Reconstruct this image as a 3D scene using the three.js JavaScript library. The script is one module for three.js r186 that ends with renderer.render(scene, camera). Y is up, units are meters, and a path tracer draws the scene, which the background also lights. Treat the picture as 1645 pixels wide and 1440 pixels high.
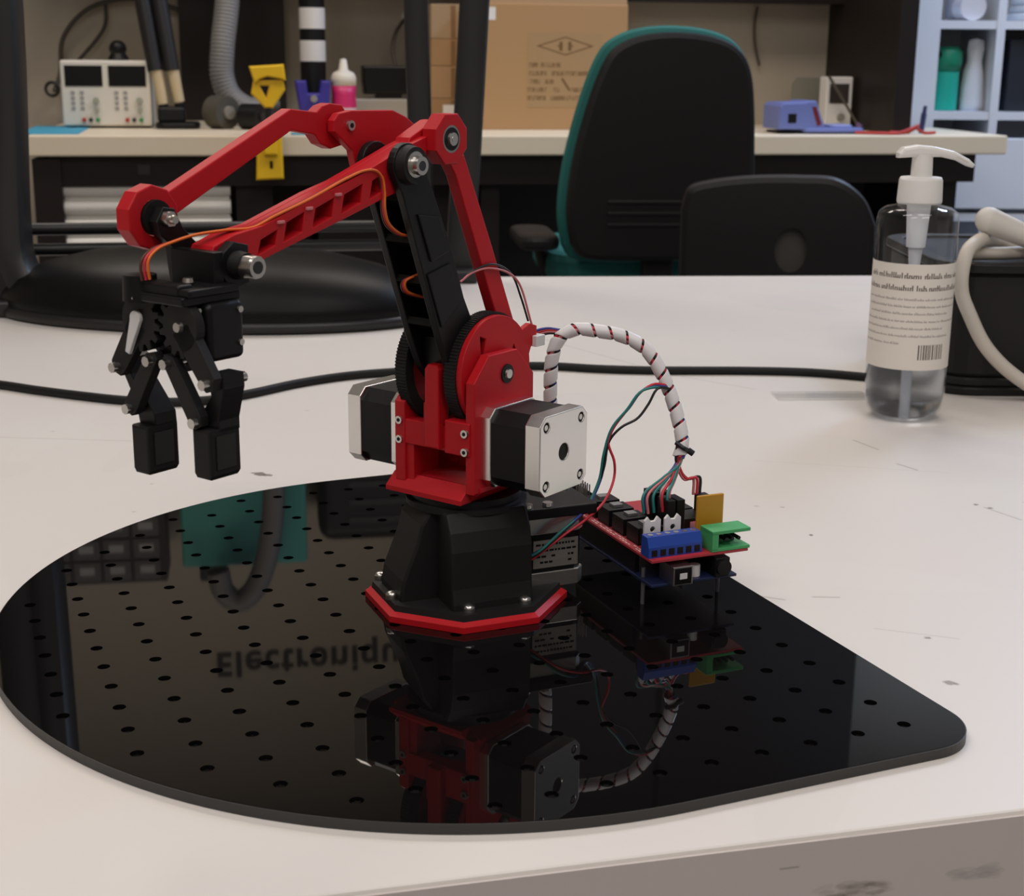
import * as THREE from 'three';
import { RoundedBoxGeometry } from 'three/addons/geometries/RoundedBoxGeometry.js';
import { RectAreaLightUniformsLib } from 'three/addons/lights/RectAreaLightUniformsLib.js';
import { mergeGeometries, toCreasedNormals } from 'three/addons/utils/BufferGeometryUtils.js';
import { FontLoader } from 'three/addons/loaders/FontLoader.js';
import { TextGeometry } from 'three/addons/geometries/TextGeometry.js';

// ---------------------------------------------------------------- camera, light, exposure
// Working frame: y = 0 is the white table top, x right, z towards the viewer; everything is lifted by TABLE_H at the end.
const TABLE_H = 0.74, CEIL = 2.5, FLOOR = -TABLE_H;
const scene = new THREE.Scene();
scene.background = new THREE.Color(0x000000);
const camera = new THREE.PerspectiveCamera(33.8565, 1645 / 1440, 0.02, 30);
camera.up.set(-0.00837, 0.96635, -0.257094);
camera.position.set(0.02297, 0.295616, 0.770238);
camera.lookAt(0.02297 + 0.002227, 0.295616 - 0.257084, 0.770238 - 0.966386);
camera.focus = 0.8; camera.userData.fStop = 24;
scene.add(camera);
const renderer = new THREE.WebGLRenderer({ antialias: true });
renderer.toneMapping = THREE.LinearToneMapping;
renderer.toneMappingExposure = 0.96;
renderer.shadowMap.enabled = true;
renderer.shadowMap.type = THREE.PCFSoftShadowMap;
RectAreaLightUniformsLib.init();
// ceiling luminaires: [x, z, width, depth, radiance, colour]
const LAMPS = [
  [0.75, 0.5, 1.2, 0.6, 5.0, 0xfff8f4], [-1.05, 0.4, 1.2, 0.6, 5.0, 0xfff8f4],
  [0.85, 2.1, 1.2, 0.6, 9.0, 0xfff8f4], [-1.05, 2.1, 1.2, 0.6, 9.0, 0xfff8f4],
  [0.45, -2.3, 1.2, 0.6, 10.5, 0xfff2e6], [-1.25, -2.4, 1.2, 0.6, 10.5, 0xfff2e6],
  [2.15, -3.1, 0.6, 1.2, 30.0, 0xc4daff],
];

// ---------------------------------------------------------------- helpers
let seed = 7; const rnd = () => { seed = (seed * 1664525 + 1013904223) >>> 0; return seed / 4294967296; };
const lin = (r, g, b) => new THREE.Color().setRGB(r, g, b);
const M = (c, rough = 0.5, metal = 0, extra = {}) => new THREE.MeshPhysicalMaterial({ color: Array.isArray(c) ? lin(...c) : new THREE.Color(c), roughness: rough, metalness: metal, ...extra });
const taken = {};
function numbered(n) { taken[n] = (taken[n] ?? -1) + 1; return taken[n] ? n + '_' + String(taken[n]).padStart(3, '0') : n; }
const V3 = (a) => new THREE.Vector3(...a);
function mesh(name, geo, mat, parent) {
  const g = Array.isArray(geo) ? merge(geo) : geo;
  const m = new THREE.Mesh(g, mat); m.name = name; m.castShadow = m.receiveShadow = true;
  if (parent) parent.add(m); return m;
}
function merge(list) {
  const gs = list.map((g) => { const h = g.index ? g.toNonIndexed() : g; for (const k of Object.keys(h.attributes)) if (!['position', 'normal', 'uv'].includes(k)) h.deleteAttribute(k); return h; });
  return gs.length > 1 ? mergeGeometries(gs, false) : gs[0];
}
function thing(name, label, category, pos = [0, 0, 0], turn = 0, group) {
  const o = new THREE.Group(); o.name = numbered(name); o.position.set(...pos); o.rotation.y = turn;
  o.userData = { label, category }; if (group) o.userData.group = group; scene.add(o); return o;
}
function single(name, label, category, geo, mat, pos = [0, 0, 0], turn = 0, group) {
  const o = mesh(numbered(name), geo, mat); o.position.set(...pos); o.rotation.y = turn;
  o.userData = { label, category }; if (group) o.userData.group = group; scene.add(o); return o;
}
function struct(name, geo, mat, label, category, pos = [0, 0, 0], turn = 0) {
  const o = mesh(name, geo, mat, scene); o.position.set(...pos); o.rotation.y = turn; o.userData = { kind: 'structure', label, category }; return o;
}
const box = (w, h, d, x = 0, y = 0, z = 0, r = 0) => (r ? new RoundedBoxGeometry(w, h, d, 2, Math.min(r, w / 2.01, h / 2.01, d / 2.01)) : new THREE.BoxGeometry(w, h, d)).translate(x, y, z);
const span = (x0, x1, y0, y1, z0, z1, r = 0) => box(Math.abs(x1 - x0), Math.abs(y1 - y0), Math.abs(z1 - z0), (x0 + x1) / 2, (y0 + y1) / 2, (z0 + z1) / 2, r);
const mmspan = (x0, x1, y0, y1, z0, z1, r = 0) => span(x0 / 1e3, x1 / 1e3, y0 / 1e3, y1 / 1e3, z0 / 1e3, z1 / 1e3, r / 1e3);
const rod = (p, q, r0, r1 = r0, seg = 20, open = false) => {
  const a = V3(p), b = V3(q), d = b.clone().sub(a), g = new THREE.CylinderGeometry(r1, r0, d.length(), seg, 1, open);
  g.applyQuaternion(new THREE.Quaternion().setFromUnitVectors(new THREE.Vector3(0, 1, 0), d.normalize()));
  return g.translate((a.x + b.x) / 2, (a.y + b.y) / 2, (a.z + b.z) / 2);
};
const mmrod = (p, q, r0, r1 = r0, seg = 20) => rod(p.map((v) => v / 1e3), q.map((v) => v / 1e3), r0 / 1e3, r1 / 1e3, seg);
const tube = (pts, r, n = 60, seg = 8, closed = false) => new THREE.TubeGeometry(new THREE.CatmullRomCurve3(pts.map(V3), closed), n, r, seg, closed);
const lathe = (pts, seg = 40) => new THREE.LatheGeometry(pts.map((p) => new THREE.Vector2(...p)), seg);
function shapeOf(pts, holes = []) {
  const s = new THREE.Shape(pts.map((p) => new THREE.Vector2(...p)));
  for (const h of holes) s.holes.push(h.c ? new THREE.Path().absarc(h.c[0], h.c[1], h.r, 0, Math.PI * 2, true) : new THREE.Path(h.map((p) => new THREE.Vector2(...p))));
  return s;
}
function extrude(pts, d0, d1, bevel = 0, holes = [], curve = 10) {
  const depth = d1 - d0 - 2 * bevel;
  return new THREE.ExtrudeGeometry(shapeOf(pts, holes), { depth, bevelEnabled: bevel > 0, bevelSize: bevel, bevelThickness: bevel, bevelOffset: -bevel, bevelSegments: 2, curveSegments: curve }).translate(0, 0, d0 + bevel);
}
const K = 1e-3;
const fixHoles = (hs, f) => hs.map((h) => (h.c ? { c: f(h.c), r: h.r * K } : h.map(f)));
// profile in (b, y) swept along the motor axis a; profile in (a, y) swept along b; profile in (a, b) swept upwards; all in mm
const profA = (pts, a0, a1, bevel = 0.5, holes = []) => extrude(pts.map(([b, y]) => [-b * K, y * K]), a0 * K, a1 * K, bevel * K, fixHoles(holes, ([b, y]) => [-b * K, y * K])).rotateY(Math.PI / 2);
const profB = (pts, b0, b1, bevel = 0.5, holes = []) => extrude(pts.map(([a, y]) => [a * K, y * K]), b0 * K, b1 * K, bevel * K, fixHoles(holes, ([a, y]) => [a * K, y * K]));
const profY = (pts, y0, y1, bevel = 0.5, holes = []) => extrude(pts.map(([a, b]) => [a * K, -b * K]), y0 * K, y1 * K, bevel * K, fixHoles(holes, ([a, b]) => [a * K, -b * K])).rotateX(-Math.PI / 2);
const arc = (cx, cy, r, t0, t1, n = 12) => Array.from({ length: n + 1 }, (_, i) => { const t = (t0 + (t1 - t0) * i / n) * Math.PI / 180; return [cx + r * Math.cos(t), cy + r * Math.sin(t)]; });
const ngon = (n, r, off = 0, cx = 0, cy = 0) => Array.from({ length: n }, (_, i) => { const t = (off + 360 * i / n) * Math.PI / 180; return [cx + r * Math.cos(t), cy + r * Math.sin(t)]; });
function roundRect(w, h, r, cx = 0, cy = 0, n = 5) {
  return [...arc(cx + w / 2 - r, cy + h / 2 - r, r, 0, 90, n), ...arc(cx - w / 2 + r, cy + h / 2 - r, r, 90, 180, n), ...arc(cx - w / 2 + r, cy - h / 2 + r, r, 180, 270, n), ...arc(cx + w / 2 - r, cy - h / 2 + r, r, 270, 360, n)];
}
function canvasTex(w, h, draw, srgb = true) {
  const c = document.createElement('canvas'); c.width = w; c.height = h; draw(c.getContext('2d'), w, h);
  const t = new THREE.CanvasTexture(c); if (srgb) t.colorSpace = THREE.SRGBColorSpace; t.anisotropy = 8; return t;
}
function noiseTex(n, base, amp, rep = 1, coarse = 8) {       // neutral grain around a mean value
  const d = new Uint8Array(n * n * 4), c = [];
  for (let i = 0; i < coarse * coarse; i++) c.push(rnd());
  for (let y = 0; y < n; y++) for (let x = 0; x < n; x++) {
    const fx = x / n * coarse, fy = y / n * coarse, ix = Math.floor(fx), iy = Math.floor(fy), u = fx - ix, v = fy - iy, g = (i, j) => c[(j % coarse) * coarse + (i % coarse)];
    const s = (g(ix, iy) * (1 - u) + g(ix + 1, iy) * u) * (1 - v) + (g(ix, iy + 1) * (1 - u) + g(ix + 1, iy + 1) * u) * v;
    const k = Math.max(0, Math.min(255, 255 * (base + amp * (0.6 * (s - 0.5) + 0.4 * (rnd() - 0.5))))), o = (y * n + x) * 4;
    d[o] = d[o + 1] = d[o + 2] = k; d[o + 3] = 255;
  }
  const t = new THREE.DataTexture(d, n, n); t.wrapS = t.wrapT = THREE.RepeatWrapping; t.repeat.set(rep, rep); t.magFilter = t.minFilter = THREE.LinearFilter; t.needsUpdate = true; return t;
}
const grain = noiseTex(128, 0.5, 0.9, 6);

// ---------------------------------------------------------------- materials
const mat = {
  red: M([0.5, 0.006, 0.013], 0.5, 0, { specularIntensity: 0.65, bumpMap: grain, bumpScale: 0.00004 }),
  black: M([0.005, 0.005, 0.0055], 0.45, 0, { specularIntensity: 0.6 }),
  blackMatt: M([0.009, 0.0085, 0.0085], 0.6, 0, { specularIntensity: 0.7, bumpMap: grain, bumpScale: 0.00005 }),
  rubber: M([0.007, 0.007, 0.007], 0.6, 0, { specularIntensity: 0.6 }),
  acrylic: M([0.0045, 0.004, 0.004], 0.02),
  steel: M([0.62, 0.6, 0.57], 0.28, 1),
  alu: M([0.8, 0.785, 0.77], 0.5, 0.05),
  cast: M([0.8, 0.79, 0.77], 0.27, 1),
  acrylicEdge: M([0.03, 0.028, 0.027], 0.45),
  nylon: M([0.72, 0.72, 0.72], 0.4),
  white: M([0.8, 0.79, 0.76], 0.4),
  laminate: M([0.8, 0.7, 0.53], 0.45),
  wenge: M([0.012, 0.0075, 0.0065], 0.5, 0, { specularIntensity: 0.7 }),
  darkPanel: M([0.03, 0.028, 0.027], 0.6),
  frame: M([0.012, 0.012, 0.0125], 0.42),
  gloss: M([0.005, 0.005, 0.005], 0.3, 0, { specularIntensity: 0.6 }),
  card: M([0.43, 0.26, 0.12], 0.85),
  teal: M([0.012, 0.13, 0.12], 0.85),
  wall: M([0.41, 0.36, 0.285], 0.8),
  shell: M([0.008, 0.0075, 0.0075], 0.5, 0, { specularIntensity: 0.7 }),
  orange: M([0.8, 0.16, 0.02], 0.45), wireRed: M([0.6, 0.03, 0.05], 0.45), brown: M([0.09, 0.03, 0.012], 0.5),
  wireBlue: M([0.04, 0.06, 0.3], 0.45), wireGreen: M([0.02, 0.2, 0.19], 0.45), wireBlack: M([0.012, 0.012, 0.014], 0.45), wirePink: M([0.65, 0.2, 0.22], 0.45), wireWhite: M([0.7, 0.68, 0.66], 0.45),
  yellow: M([0.92, 0.56, 0.012], 0.45),
};

// ---------------------------------------------------------------- room
const wallTurn = 9.6 * Math.PI / 180, DX = -0.043, DZ = -3.19;      // bench frame: front edge line of the far bench
const benchPoint = (u, y, d) => [DX + u * Math.cos(wallTurn) - d * Math.sin(wallTurn), y, DZ - u * Math.sin(wallTurn) - d * Math.cos(wallTurn)];
struct('floor', box(9, 0.1, 10, 0, FLOOR - 0.05, -1), M([0.16, 0.15, 0.14], 0.5), 'dark grey vinyl floor of the workshop', 'floor');
struct('ceiling', box(9, 0.1, 10, 0, CEIL + 0.05, -1), M([0.72, 0.7, 0.67], 0.9), 'off white ceiling with flat light panels', 'ceiling');
struct('wall_back', box(9, CEIL - FLOOR, 0.1, 0, (CEIL + FLOOR) / 2, -0.05), mat.wall, 'beige painted wall behind the workbench', 'wall', benchPoint(0, 0, 0.95), wallTurn);
struct('wall_left', box(0.1, CEIL - FLOOR, 10, -3.6, (CEIL + FLOOR) / 2, -1), mat.wall, 'beige side wall left of the workbench', 'wall');
struct('wall_right', box(0.1, CEIL - FLOOR, 10, 3.6, (CEIL + FLOOR) / 2, -1), M([0.5, 0.49, 0.46], 0.8), 'pale side wall beyond the white shelf', 'wall');
struct('wall_front', box(9, CEIL - FLOOR, 0.1, 0, (CEIL + FLOOR) / 2, 3.2), M([0.45, 0.42, 0.38], 0.8), 'plain wall facing the workbench', 'wall');
for (const [x, z, w, d, power, col] of LAMPS) {
  const t = thing('ceiling_panel_light', col === 0xc4daff ? 'cool white ceiling light panel above the white shelf' : 'flat warm white ceiling light panel above the tables', 'ceiling light', [x, CEIL, z], 0, col === 0xc4daff ? undefined : 'ceiling light panels');
  mesh('housing', span(-w / 2 - 0.02, w / 2 + 0.02, -0.03, 0, -d / 2 - 0.02, d / 2 + 0.02), mat.white, t);
  mesh('diffuser', box(w, 0.004, d, 0, -0.032, 0), new THREE.MeshStandardMaterial({ color: 0xffffff, emissive: col, emissiveIntensity: 1.2 }), t);
  const l = new THREE.RectAreaLight(col, power, w, d); l.position.set(0, -0.04, 0); l.rotation.x = -Math.PI / 2; t.add(l);
}
// lettering on the wall above the bench: seen upside down in the black plate
const font = await new FontLoader().loadAsync('fonts/droid/droid_sans_bold.typeface.json');
{
  const g = new TextGeometry('Electronique', { font, size: 0.088, depth: 0.006, curveSegments: 4, bevelEnabled: false });
  g.computeBoundingBox(); const k = 0.70 / (g.boundingBox.max.x - g.boundingBox.min.x); g.scale(k, 1, 1);
  single('wall_lettering', 'black word Electronique lettered on the beige wall above the workbench', 'lettering', g, mat.black, benchPoint(-0.805, 1.73, 0.949), wallTurn);
}

// ---------------------------------------------------------------- white table
{
  const dirt = canvasTex(2048, 2048, (c, w, h) => {
    const X0 = -1.0, X1 = 1.0, Z0 = -1.4, Z1 = 0.6, px = (x) => (x - X0) / (X1 - X0) * w, pz = (z) => (z - Z0) / (Z1 - Z0) * h;
    c.fillStyle = 'rgb(222,217,211)'; c.fillRect(0, 0, w, h);
    for (let i = 0; i < 260; i++) { c.fillStyle = `rgba(${rnd() < 0.5 ? '204,200,196' : '230,226,223'},${0.05 + 0.08 * rnd()})`; c.beginPath(); c.ellipse(rnd() * w, rnd() * h, 20 + 90 * rnd(), 10 + 50 * rnd(), rnd() * 3, 0, 7); c.fill(); }
    const spot = (x, z, r, a, col = '70,62,55') => { c.fillStyle = `rgba(${col},${a})`; c.beginPath(); for (let i = 0; i < 9; i++) { const t = i / 9 * 6.283, q = r * (0.6 + 0.8 * rnd()); c.lineTo(px(x + q * Math.cos(t)), pz(z + q * Math.sin(t))); } c.fill(); };
    const line = (pts, wd, a, col = '95,86,78') => { c.strokeStyle = `rgba(${col},${a})`; c.lineWidth = wd; c.beginPath(); pts.forEach(([x, z], i) => (i ? c.lineTo(px(x), pz(z)) : c.moveTo(px(x), pz(z)))); c.stroke(); };
    spot(-0.158, -0.261, 0.004, 0.6); spot(-0.152, -0.258, 0.003, 0.5); spot(-0.163, -0.264, 0.002, 0.5); spot(0.2177, -0.1295, 0.0016, 0.8); spot(0.2404, 0.1006, 0.003, 0.45); spot(0.243, 0.102, 0.0017, 0.5);
    line([[0.2995, -0.3752], [0.313, -0.345]], 1.5, 0.35); line([[0.3167, -0.3046], [0.328, -0.286]], 1.5, 0.4); line([[0.3485, -0.194], [0.365, -0.165]], 1.5, 0.3); spot(0.345, -0.2, 0.002, 0.55); spot(0.352, -0.192, 0.0018, 0.5);
    line([[0.16, -0.02], [0.18, -0.012]], 1.5, 0.3); line([[0.196, -0.017], [0.212, -0.0168]], 1.5, 0.35); line([[0.22, 0.03], [0.262, 0.044]], 1.2, 0.14); spot(0.2455, 0.0428, 0.0016, 0.5); spot(0.21, -0.19, 0.0016, 0.3);
    line([[0.04, -0.83], [0.18, -0.62]], 2, 0.18); line([[0.18, -0.62], [0.25, -0.56]], 2, 0.18); line([[-0.5, -0.37], [-0.24, -0.35]], 2, 0.14); line([[0.2091, -0.3101], [0.35, -0.28]], 1.5, 0.08);
    for (let i = 0; i < 60; i++) spot(-0.7 + 1.4 * rnd(), -1.2 + 1.4 * rnd(), 0.0008 + 0.0008 * rnd(), 0.18);
  });
  const top = M(0xffffff, 0.42); top.map = dirt;
  // outline of the worktop in plan, near edge skewed as it lies
  const pl = [[-1.0, 0.525], [0.8, 0.091], [0.8, -1.33], [-1.0, -1.185]];
  const g = extrude(pl.map(([x, z]) => [x, -z]), -0.04, 0, 0.0015).rotateX(-Math.PI / 2);
  const p = g.attributes.position, uv = g.attributes.uv;
  for (let i = 0; i < p.count; i++) uv.setXY(i, (p.getX(i) + 1) / 2, 1 - (p.getZ(i) + 1.4) / 2);
  const t = thing('work_table', 'large white laminate table under the robot arm', 'table');
  mesh('table_top', g, top, t);
  const edge = (a, b) => { // edging strip with a smudge on the near side
    const L = Math.hypot(b[0] - a[0], b[1] - a[1]), e = mesh('edge_band', box(L - 0.004, 0.0375, 0.0016), M(0xffffff, 0.5), t);
    e.material.map = canvasTex(2048, 128, (c, w, h) => { c.fillStyle = 'rgb(214,206,201)'; c.fillRect(0, 0, w, h); const X = 0.645 * w; for (let i = 0; i < 26; i++) { c.fillStyle = `rgba(96,86,78,${0.06 + 0.12 * rnd()})`; c.beginPath(); c.ellipse(X + 34 * (rnd() - 0.5), 84 + 22 * (rnd() - 0.5), 2 + 8 * rnd(), 1.5 + 5 * rnd(), rnd() * 3, 0, 7); c.fill(); } for (let i = 0; i < 10; i++) { c.fillStyle = 'rgba(120,115,118,.1)'; c.beginPath(); c.ellipse(X + 62 + 20 * (rnd() - 0.5), 80 + 14 * (rnd() - 0.5), 8, 5, rnd() * 3, 0, 7); c.fill(); } c.fillStyle = 'rgba(110,102,96,.35)'; c.fillRect(X - 34, 34, 9, 3); });
    e.position.set((a[0] + b[0]) / 2, -0.0205, (a[1] + b[1]) / 2 + 0.0006); e.rotation.y = -Math.atan2(b[1] - a[1], b[0] - a[0]);
  };
  edge(pl[0], pl[1]);
  for (const [x, z] of [[-0.93, 0.43], [0.73, 0.03], [0.73, -1.27], [-0.93, -1.13]]) mesh('leg', span(x - 0.025, x + 0.025, FLOOR, -0.04, z - 0.025, z + 0.025), mat.alu, t);
  mesh('apron', span(-0.9, 0.72, -0.085, -0.04, -1.18, -1.16), mat.frame, t); mesh('apron', span(-0.9, 0.72, -0.085, -0.04, 0.0, 0.02), mat.frame, t);
}

// ---------------------------------------------------------------- black perforated D-shaped plate
const T = 0.005, gridTurn = Math.atan2(0.3898, 0.9209);
{
  const o = thing('mounting_plate', 'glossy black perforated acrylic plate, half round, under the robot arm', 'plate', [0, 0, 0], gridTurn);
  const R = 0.2505, X = 0.1535, r = 0.028;
  const pts = [...arc(0, 0, R, 90, 270, 90), ...arc(X - r, -R + r, r, 270, 360, 14), ...arc(X - r, R - r, r, 0, 90, 14)];
  const holes = [];
  for (let i = -9; i <= 5; i++) for (let j = -9; j <= 9; j++) {
    const x = i * 0.025, y = j * 0.025; if (Math.hypot(x, y) > 0.2415 && x < 0) continue; if (Math.hypot(x, y) < 0.03) continue;
    holes.push({ c: [x, y], r: 0.0031 });
  }
  mesh('sheet', extrude(pts, 0, T, 0, holes, 8).rotateX(-Math.PI / 2), mat.acrylic, o);
  const rim = (e) => [...arc(0, 0, R + e, 90, 270, 90), ...arc(X - r, -R + r, r + e, 270, 360, 14), ...arc(X - r, R - r, r + e, 0, 90, 14)];
  mesh('sawn_edge', extrude(rim(0.0005), 0.0001, T - 0.0002, 0, [rim(0.00002).reverse()]).rotateX(-Math.PI / 2), mat.acrylicEdge, o);
}

// ---------------------------------------------------------------- robot arm (local x = motor axis a, z = reach b, mm above the plate)
const yaw = 36.7 * Math.PI / 180;
const robot = thing('robot_arm', 'red and black desktop robot arm with two-finger gripper on the black plate', 'robot arm', [0, T, 0], -yaw);
const rp = (name, geo, m, parent = robot) => mesh(name, geo, m, parent);
const screwA = (a, b, y, len, r, parent, name = 'screw', m = mat.steel, sock = true) => { // screw whose axis is a, head at a+len
  const s = rp(name, mmrod([a, y, b], [a + len, y, b], r, r * 0.93, 16), m, parent);
  if (sock) rp('socket', mmrod([a + len * 0.98, y, b], [a + len + Math.sign(len) * 0.15, y, b], r * 0.5, r * 0.5, 6), mat.black, robot.children.includes(parent) ? parent : s); return s;
};
const screwB = (a, y, b, len, r, parent, name = 'screw') => rp(name, [mmrod([a, y, b], [a, y, b + len], r, r * 0.9, 16)], mat.steel, parent);
{
  // base ring, flange and pedestal follow the hole grid of the plate
  const off = -37.1;
  const ringO = ngon(8, 56, off);
  const ring = rp('base_ring', [profY(ringO, 0, 3.6, 0.3), loftOct(56, 3.6, 50, 6.6, off)], mat.red);
  const ped = rp('pedestal', [
    loftOct(52.6, 5, 51.8, 8.6, off),
    mmrod([0, 8, 0], [0, 58, 0], 27, 24, 32),
    ...[[30.3, 46, 34.5, 34], [120.3, 34, 38, 30], [210.3, 34, 38, 30]].map(([ang, wd, rOut, rTop]) => buttress(ang, wd, rOut + 6, rTop)),
    mmrod([0, 57, 0], [0, 60, 0], 33, 33, 40),
  ], mat.blackMatt);
  for (const [a, b] of [[-41.5, 24.5], [-16.5, 43.5], [28.5, 33.5], [44.5, 5.5]]) { const s = rp('screw', [mmrod([a, 8, b], [a, 10.5, b], 3.4, 3.4, 18), new THREE.SphereGeometry(0.0032, 16, 8, 0, 6.3, 0, 1.57).scale(1, 0.6, 1).translate(a * K, 0.0105, b * K)], mat.steel, ped); }
  rp('turntable', [mmrod([0, 60, 0], [0, 64, 0], 30, 30, 40)], mat.black);
  function loftOct(r0, y0, r1, y1, o) {
    const A = ngon(8, r0, o), B = ngon(8, r1, o), v = [], push = (...p) => p.forEach(([a, b, y]) => v.push(a * K, y * K, b * K));
    for (let i = 0; i < 8; i++) { const j = (i + 1) % 8, a = [...A[i], y0], b = [...A[j], y0], c = [...B[j], y1], d = [...B[i], y1]; push(a, c, b, a, d, c); push([0, 0, y1], c, d); push([0, 0, y0], a, b); }
    const q = new THREE.BufferGeometry(); q.setAttribute('position', new THREE.Float32BufferAttribute(v, 3)); q.setAttribute('uv', new THREE.Float32BufferAttribute(new Float32Array(v.length / 3 * 2), 2)); q.computeVertexNormals(); return q;
  }
  function buttress(ang, wd, rOut, rTop) { // radial wedge leg with a shoulder
    return profB([[14, 6], [rOut, 6], [rOut, 12], [rOut - 1.5, 20], [rTop + 4.5, 40], [rTop + 2, 50], [rTop - 4, 59], [14, 59]], -wd / 2, wd / 2, 1.5).rotateY(-ang * Math.PI / 180);
  }
}
// stepper motors: the part is the black body, caps and screws below it
function stepper(parent, name) {
  const oct = (s, c) => { const h = s / 2; return [[h - c, -h], [h, -h + c], [h, h - c], [h - c, h], [-h + c, h], [-h, h - c], [-h, -h + c], [-h + c, -h]]; };
  const b = mesh(name, extrude(oct(0.0412, 0.0062), 0.0085, 0.0315, 0.0003).rotateY(Math.PI / 2), mat.black, parent); // axis along +x, output side at x = 0
  const cs = [[1, 1], [1, -1], [-1, 1], [-1, -1]].map(([p, q]) => ({ c: [p * 0.0155, q * 0.0155], r: 0.0026 }));
  mesh('end_cap', extrude(oct(0.0423, 0.0046), 0, 0.009, 0.0005).rotateY(Math.PI / 2), mat.cast, b);
  mesh('end_cap', extrude(oct(0.0423, 0.0046), 0.031, 0.0405, 0.0005, [...cs, { c: [0, 0], r: 0.0044 }]).rotateY(Math.PI / 2), mat.cast, b);
  mesh('shaft_recess', rod([0.033, 0, 0], [0.0396, 0, 0], 0.00438, 0.00438, 20), mat.rubber, b);
  for (const h of cs) { mesh('screw_recess', rod([0.032, h.c[1], -h.c[0]], [0.0393, h.c[1], -h.c[0]], 0.00258, 0.00258, 16), mat.rubber, b); mesh('screw', rod([0.039, h.c[1], -h.c[0]], [0.0401, h.c[1], -h.c[0]], 0.0016, 0.0015, 12), mat.steel, b); }
  return b;
}
{
  const R1 = stepper(robot, 'stepper_motor'); R1.position.set(0.0243, 0.0945, 0.001);
  const L1 = stepper(robot, 'stepper_motor'); L1.position.set(-0.0255, 0.0935, 0.001); L1.rotation.y = Math.PI;
  const B1 = stepper(robot, 'base_stepper_motor'); B1.rotation.set(0, yaw + gridTurn, 0); B1.rotation.order = 'YXZ';
  B1.rotation.z = Math.PI / 2; // axis upwards, output side down
  const wx = 0.0385, wz = -0.0185; B1.position.set(wx * Math.cos(yaw) + wz * Math.sin(yaw), 0.0065, -wx * Math.sin(yaw) + wz * Math.cos(yaw));
  const lab = canvasTex(256, 160, (c, w, h) => { c.fillStyle = '#b4b0a9'; c.fillRect(0, 0, w, h); c.fillStyle = '#2b2a29'; for (let r = 0; r < 4; r++) for (let x = 14; x < w - 30;) { const q = 8 + 22 * rnd(); if (rnd() < 0.8) c.fillRect(x, 20 + r * 34, q, 12); x += q + 6; } });
  const lm = M(0xffffff, 0.45, 0.85); lm.map = lab; 
  // the label faces the viewer side of the motor (grid direction q)
  const lbl = new THREE.Mesh(new THREE.BoxGeometry(0.016, 0.027, 0.0004), lm); lbl.name = 'label'; lbl.position.set(0.0195, -0.003, 0.0207); B1.add(lbl);
  const uvl = lbl.geometry.attributes.uv; for (let i = 0; i < uvl.count; i++) { const u = uvl.getX(i), v = uvl.getY(i); uvl.setXY(i, 1 - v, u); }
  rp('motor_mount', [box(0.052, 0.006, 0.05, 0, 0.0505, 0, 0.001).rotateY(yaw + gridTurn).translate(B1.position.x, 0, B1.position.z)], mat.black);
  const mm = robot.children[robot.children.length - 1];
  for (const [x, z] of [[-0.014, 0.02], [-0.002, 0.02], [0.02, -0.006]]) { const c = Math.cos(yaw + gridTurn), s = Math.sin(yaw + gridTurn); mesh('screw', rod([B1.position.x + x * c + z * s, 0.0535, B1.position.z - x * s + z * c], [B1.position.x + x * c + z * s, 0.0555, B1.position.z - x * s + z * c], 0.003, 0.0028, 16), mat.steel, mm); }
}
// red turret frame
{
  const f = rp('turret_frame', [
    profB([[-34.5, 64], [-34.5, 67.5], [-26.5, 73], [28, 73], [28, 70.5], [20.5, 64]], -26, 23, 0.4),
    profA([[22, 73], [23.5, 73], [31, 66.5], [31, 64], [22, 64]], -31, 21, 0.4),
    profA([[27.5, 70], [27.5, 129], [15, 142], [-9, 142], [-24, 127], [-24, 70]], 21.2, 27, 0.6, [{ c: [0, 130.4], r: 5 }]),
    profA([[27.5, 70], [27.5, 113], [21, 119], [-24, 119], [-24, 70]], -27, -20, 0.6),
    mmspan(-21, 22, 70, 100, -24, -19),
    mmspan(-26, 24, 90.5, 104, 19, 27, 0.6),
    mmspan(8, 24.5, 90, 108, 18, 28.6, 0.8),
    profB([[-3.2, 92], [6, 92], [6, 134], [4.5, 136.5], [-1.2, 136.5], [-3.2, 134]], 22, 31, 0.8),
    profB([[-6.5, 96], [-2.5, 96], [-2.5, 115], [-6.5, 115]], 22, 28, 0.4),
    mmspan(-21, -15, 70, 92, 5, 26, 0.4), mmspan(-10, 14, 73, 84, -12, -6),
  ], mat.red);
  for (const [a, y] of [[-23.6, 103], [-23.6, 92.5], [22, 102.6], [22, 92.8]]) { const s = screwB(a, y, a > 0 ? 28.4 : 27, 1.6, 2.4, f); }
  for (const [a, y] of [[-23.6, 103], [-23.6, 92.5], [22, 102.6], [22, 92.8]]) rp('socket', mmrod([a, y, a > 0 ? 29.9 : 28.5], [a, y, a > 0 ? 30.2 : 28.8], 1.1, 1.1, 6), mat.black, f);
  const piv = rp('shoulder_pivot', [mmrod([15, 130.4, 0], [27.8, 130.4, 0], 5, 5, 24)], mat.black, f);
  rp('pivot_bolt', [mmrod([27, 130.4, 0], [29, 130.4, 0], 2.8, 2.4, 20)], mat.steel, f);
}
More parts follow.
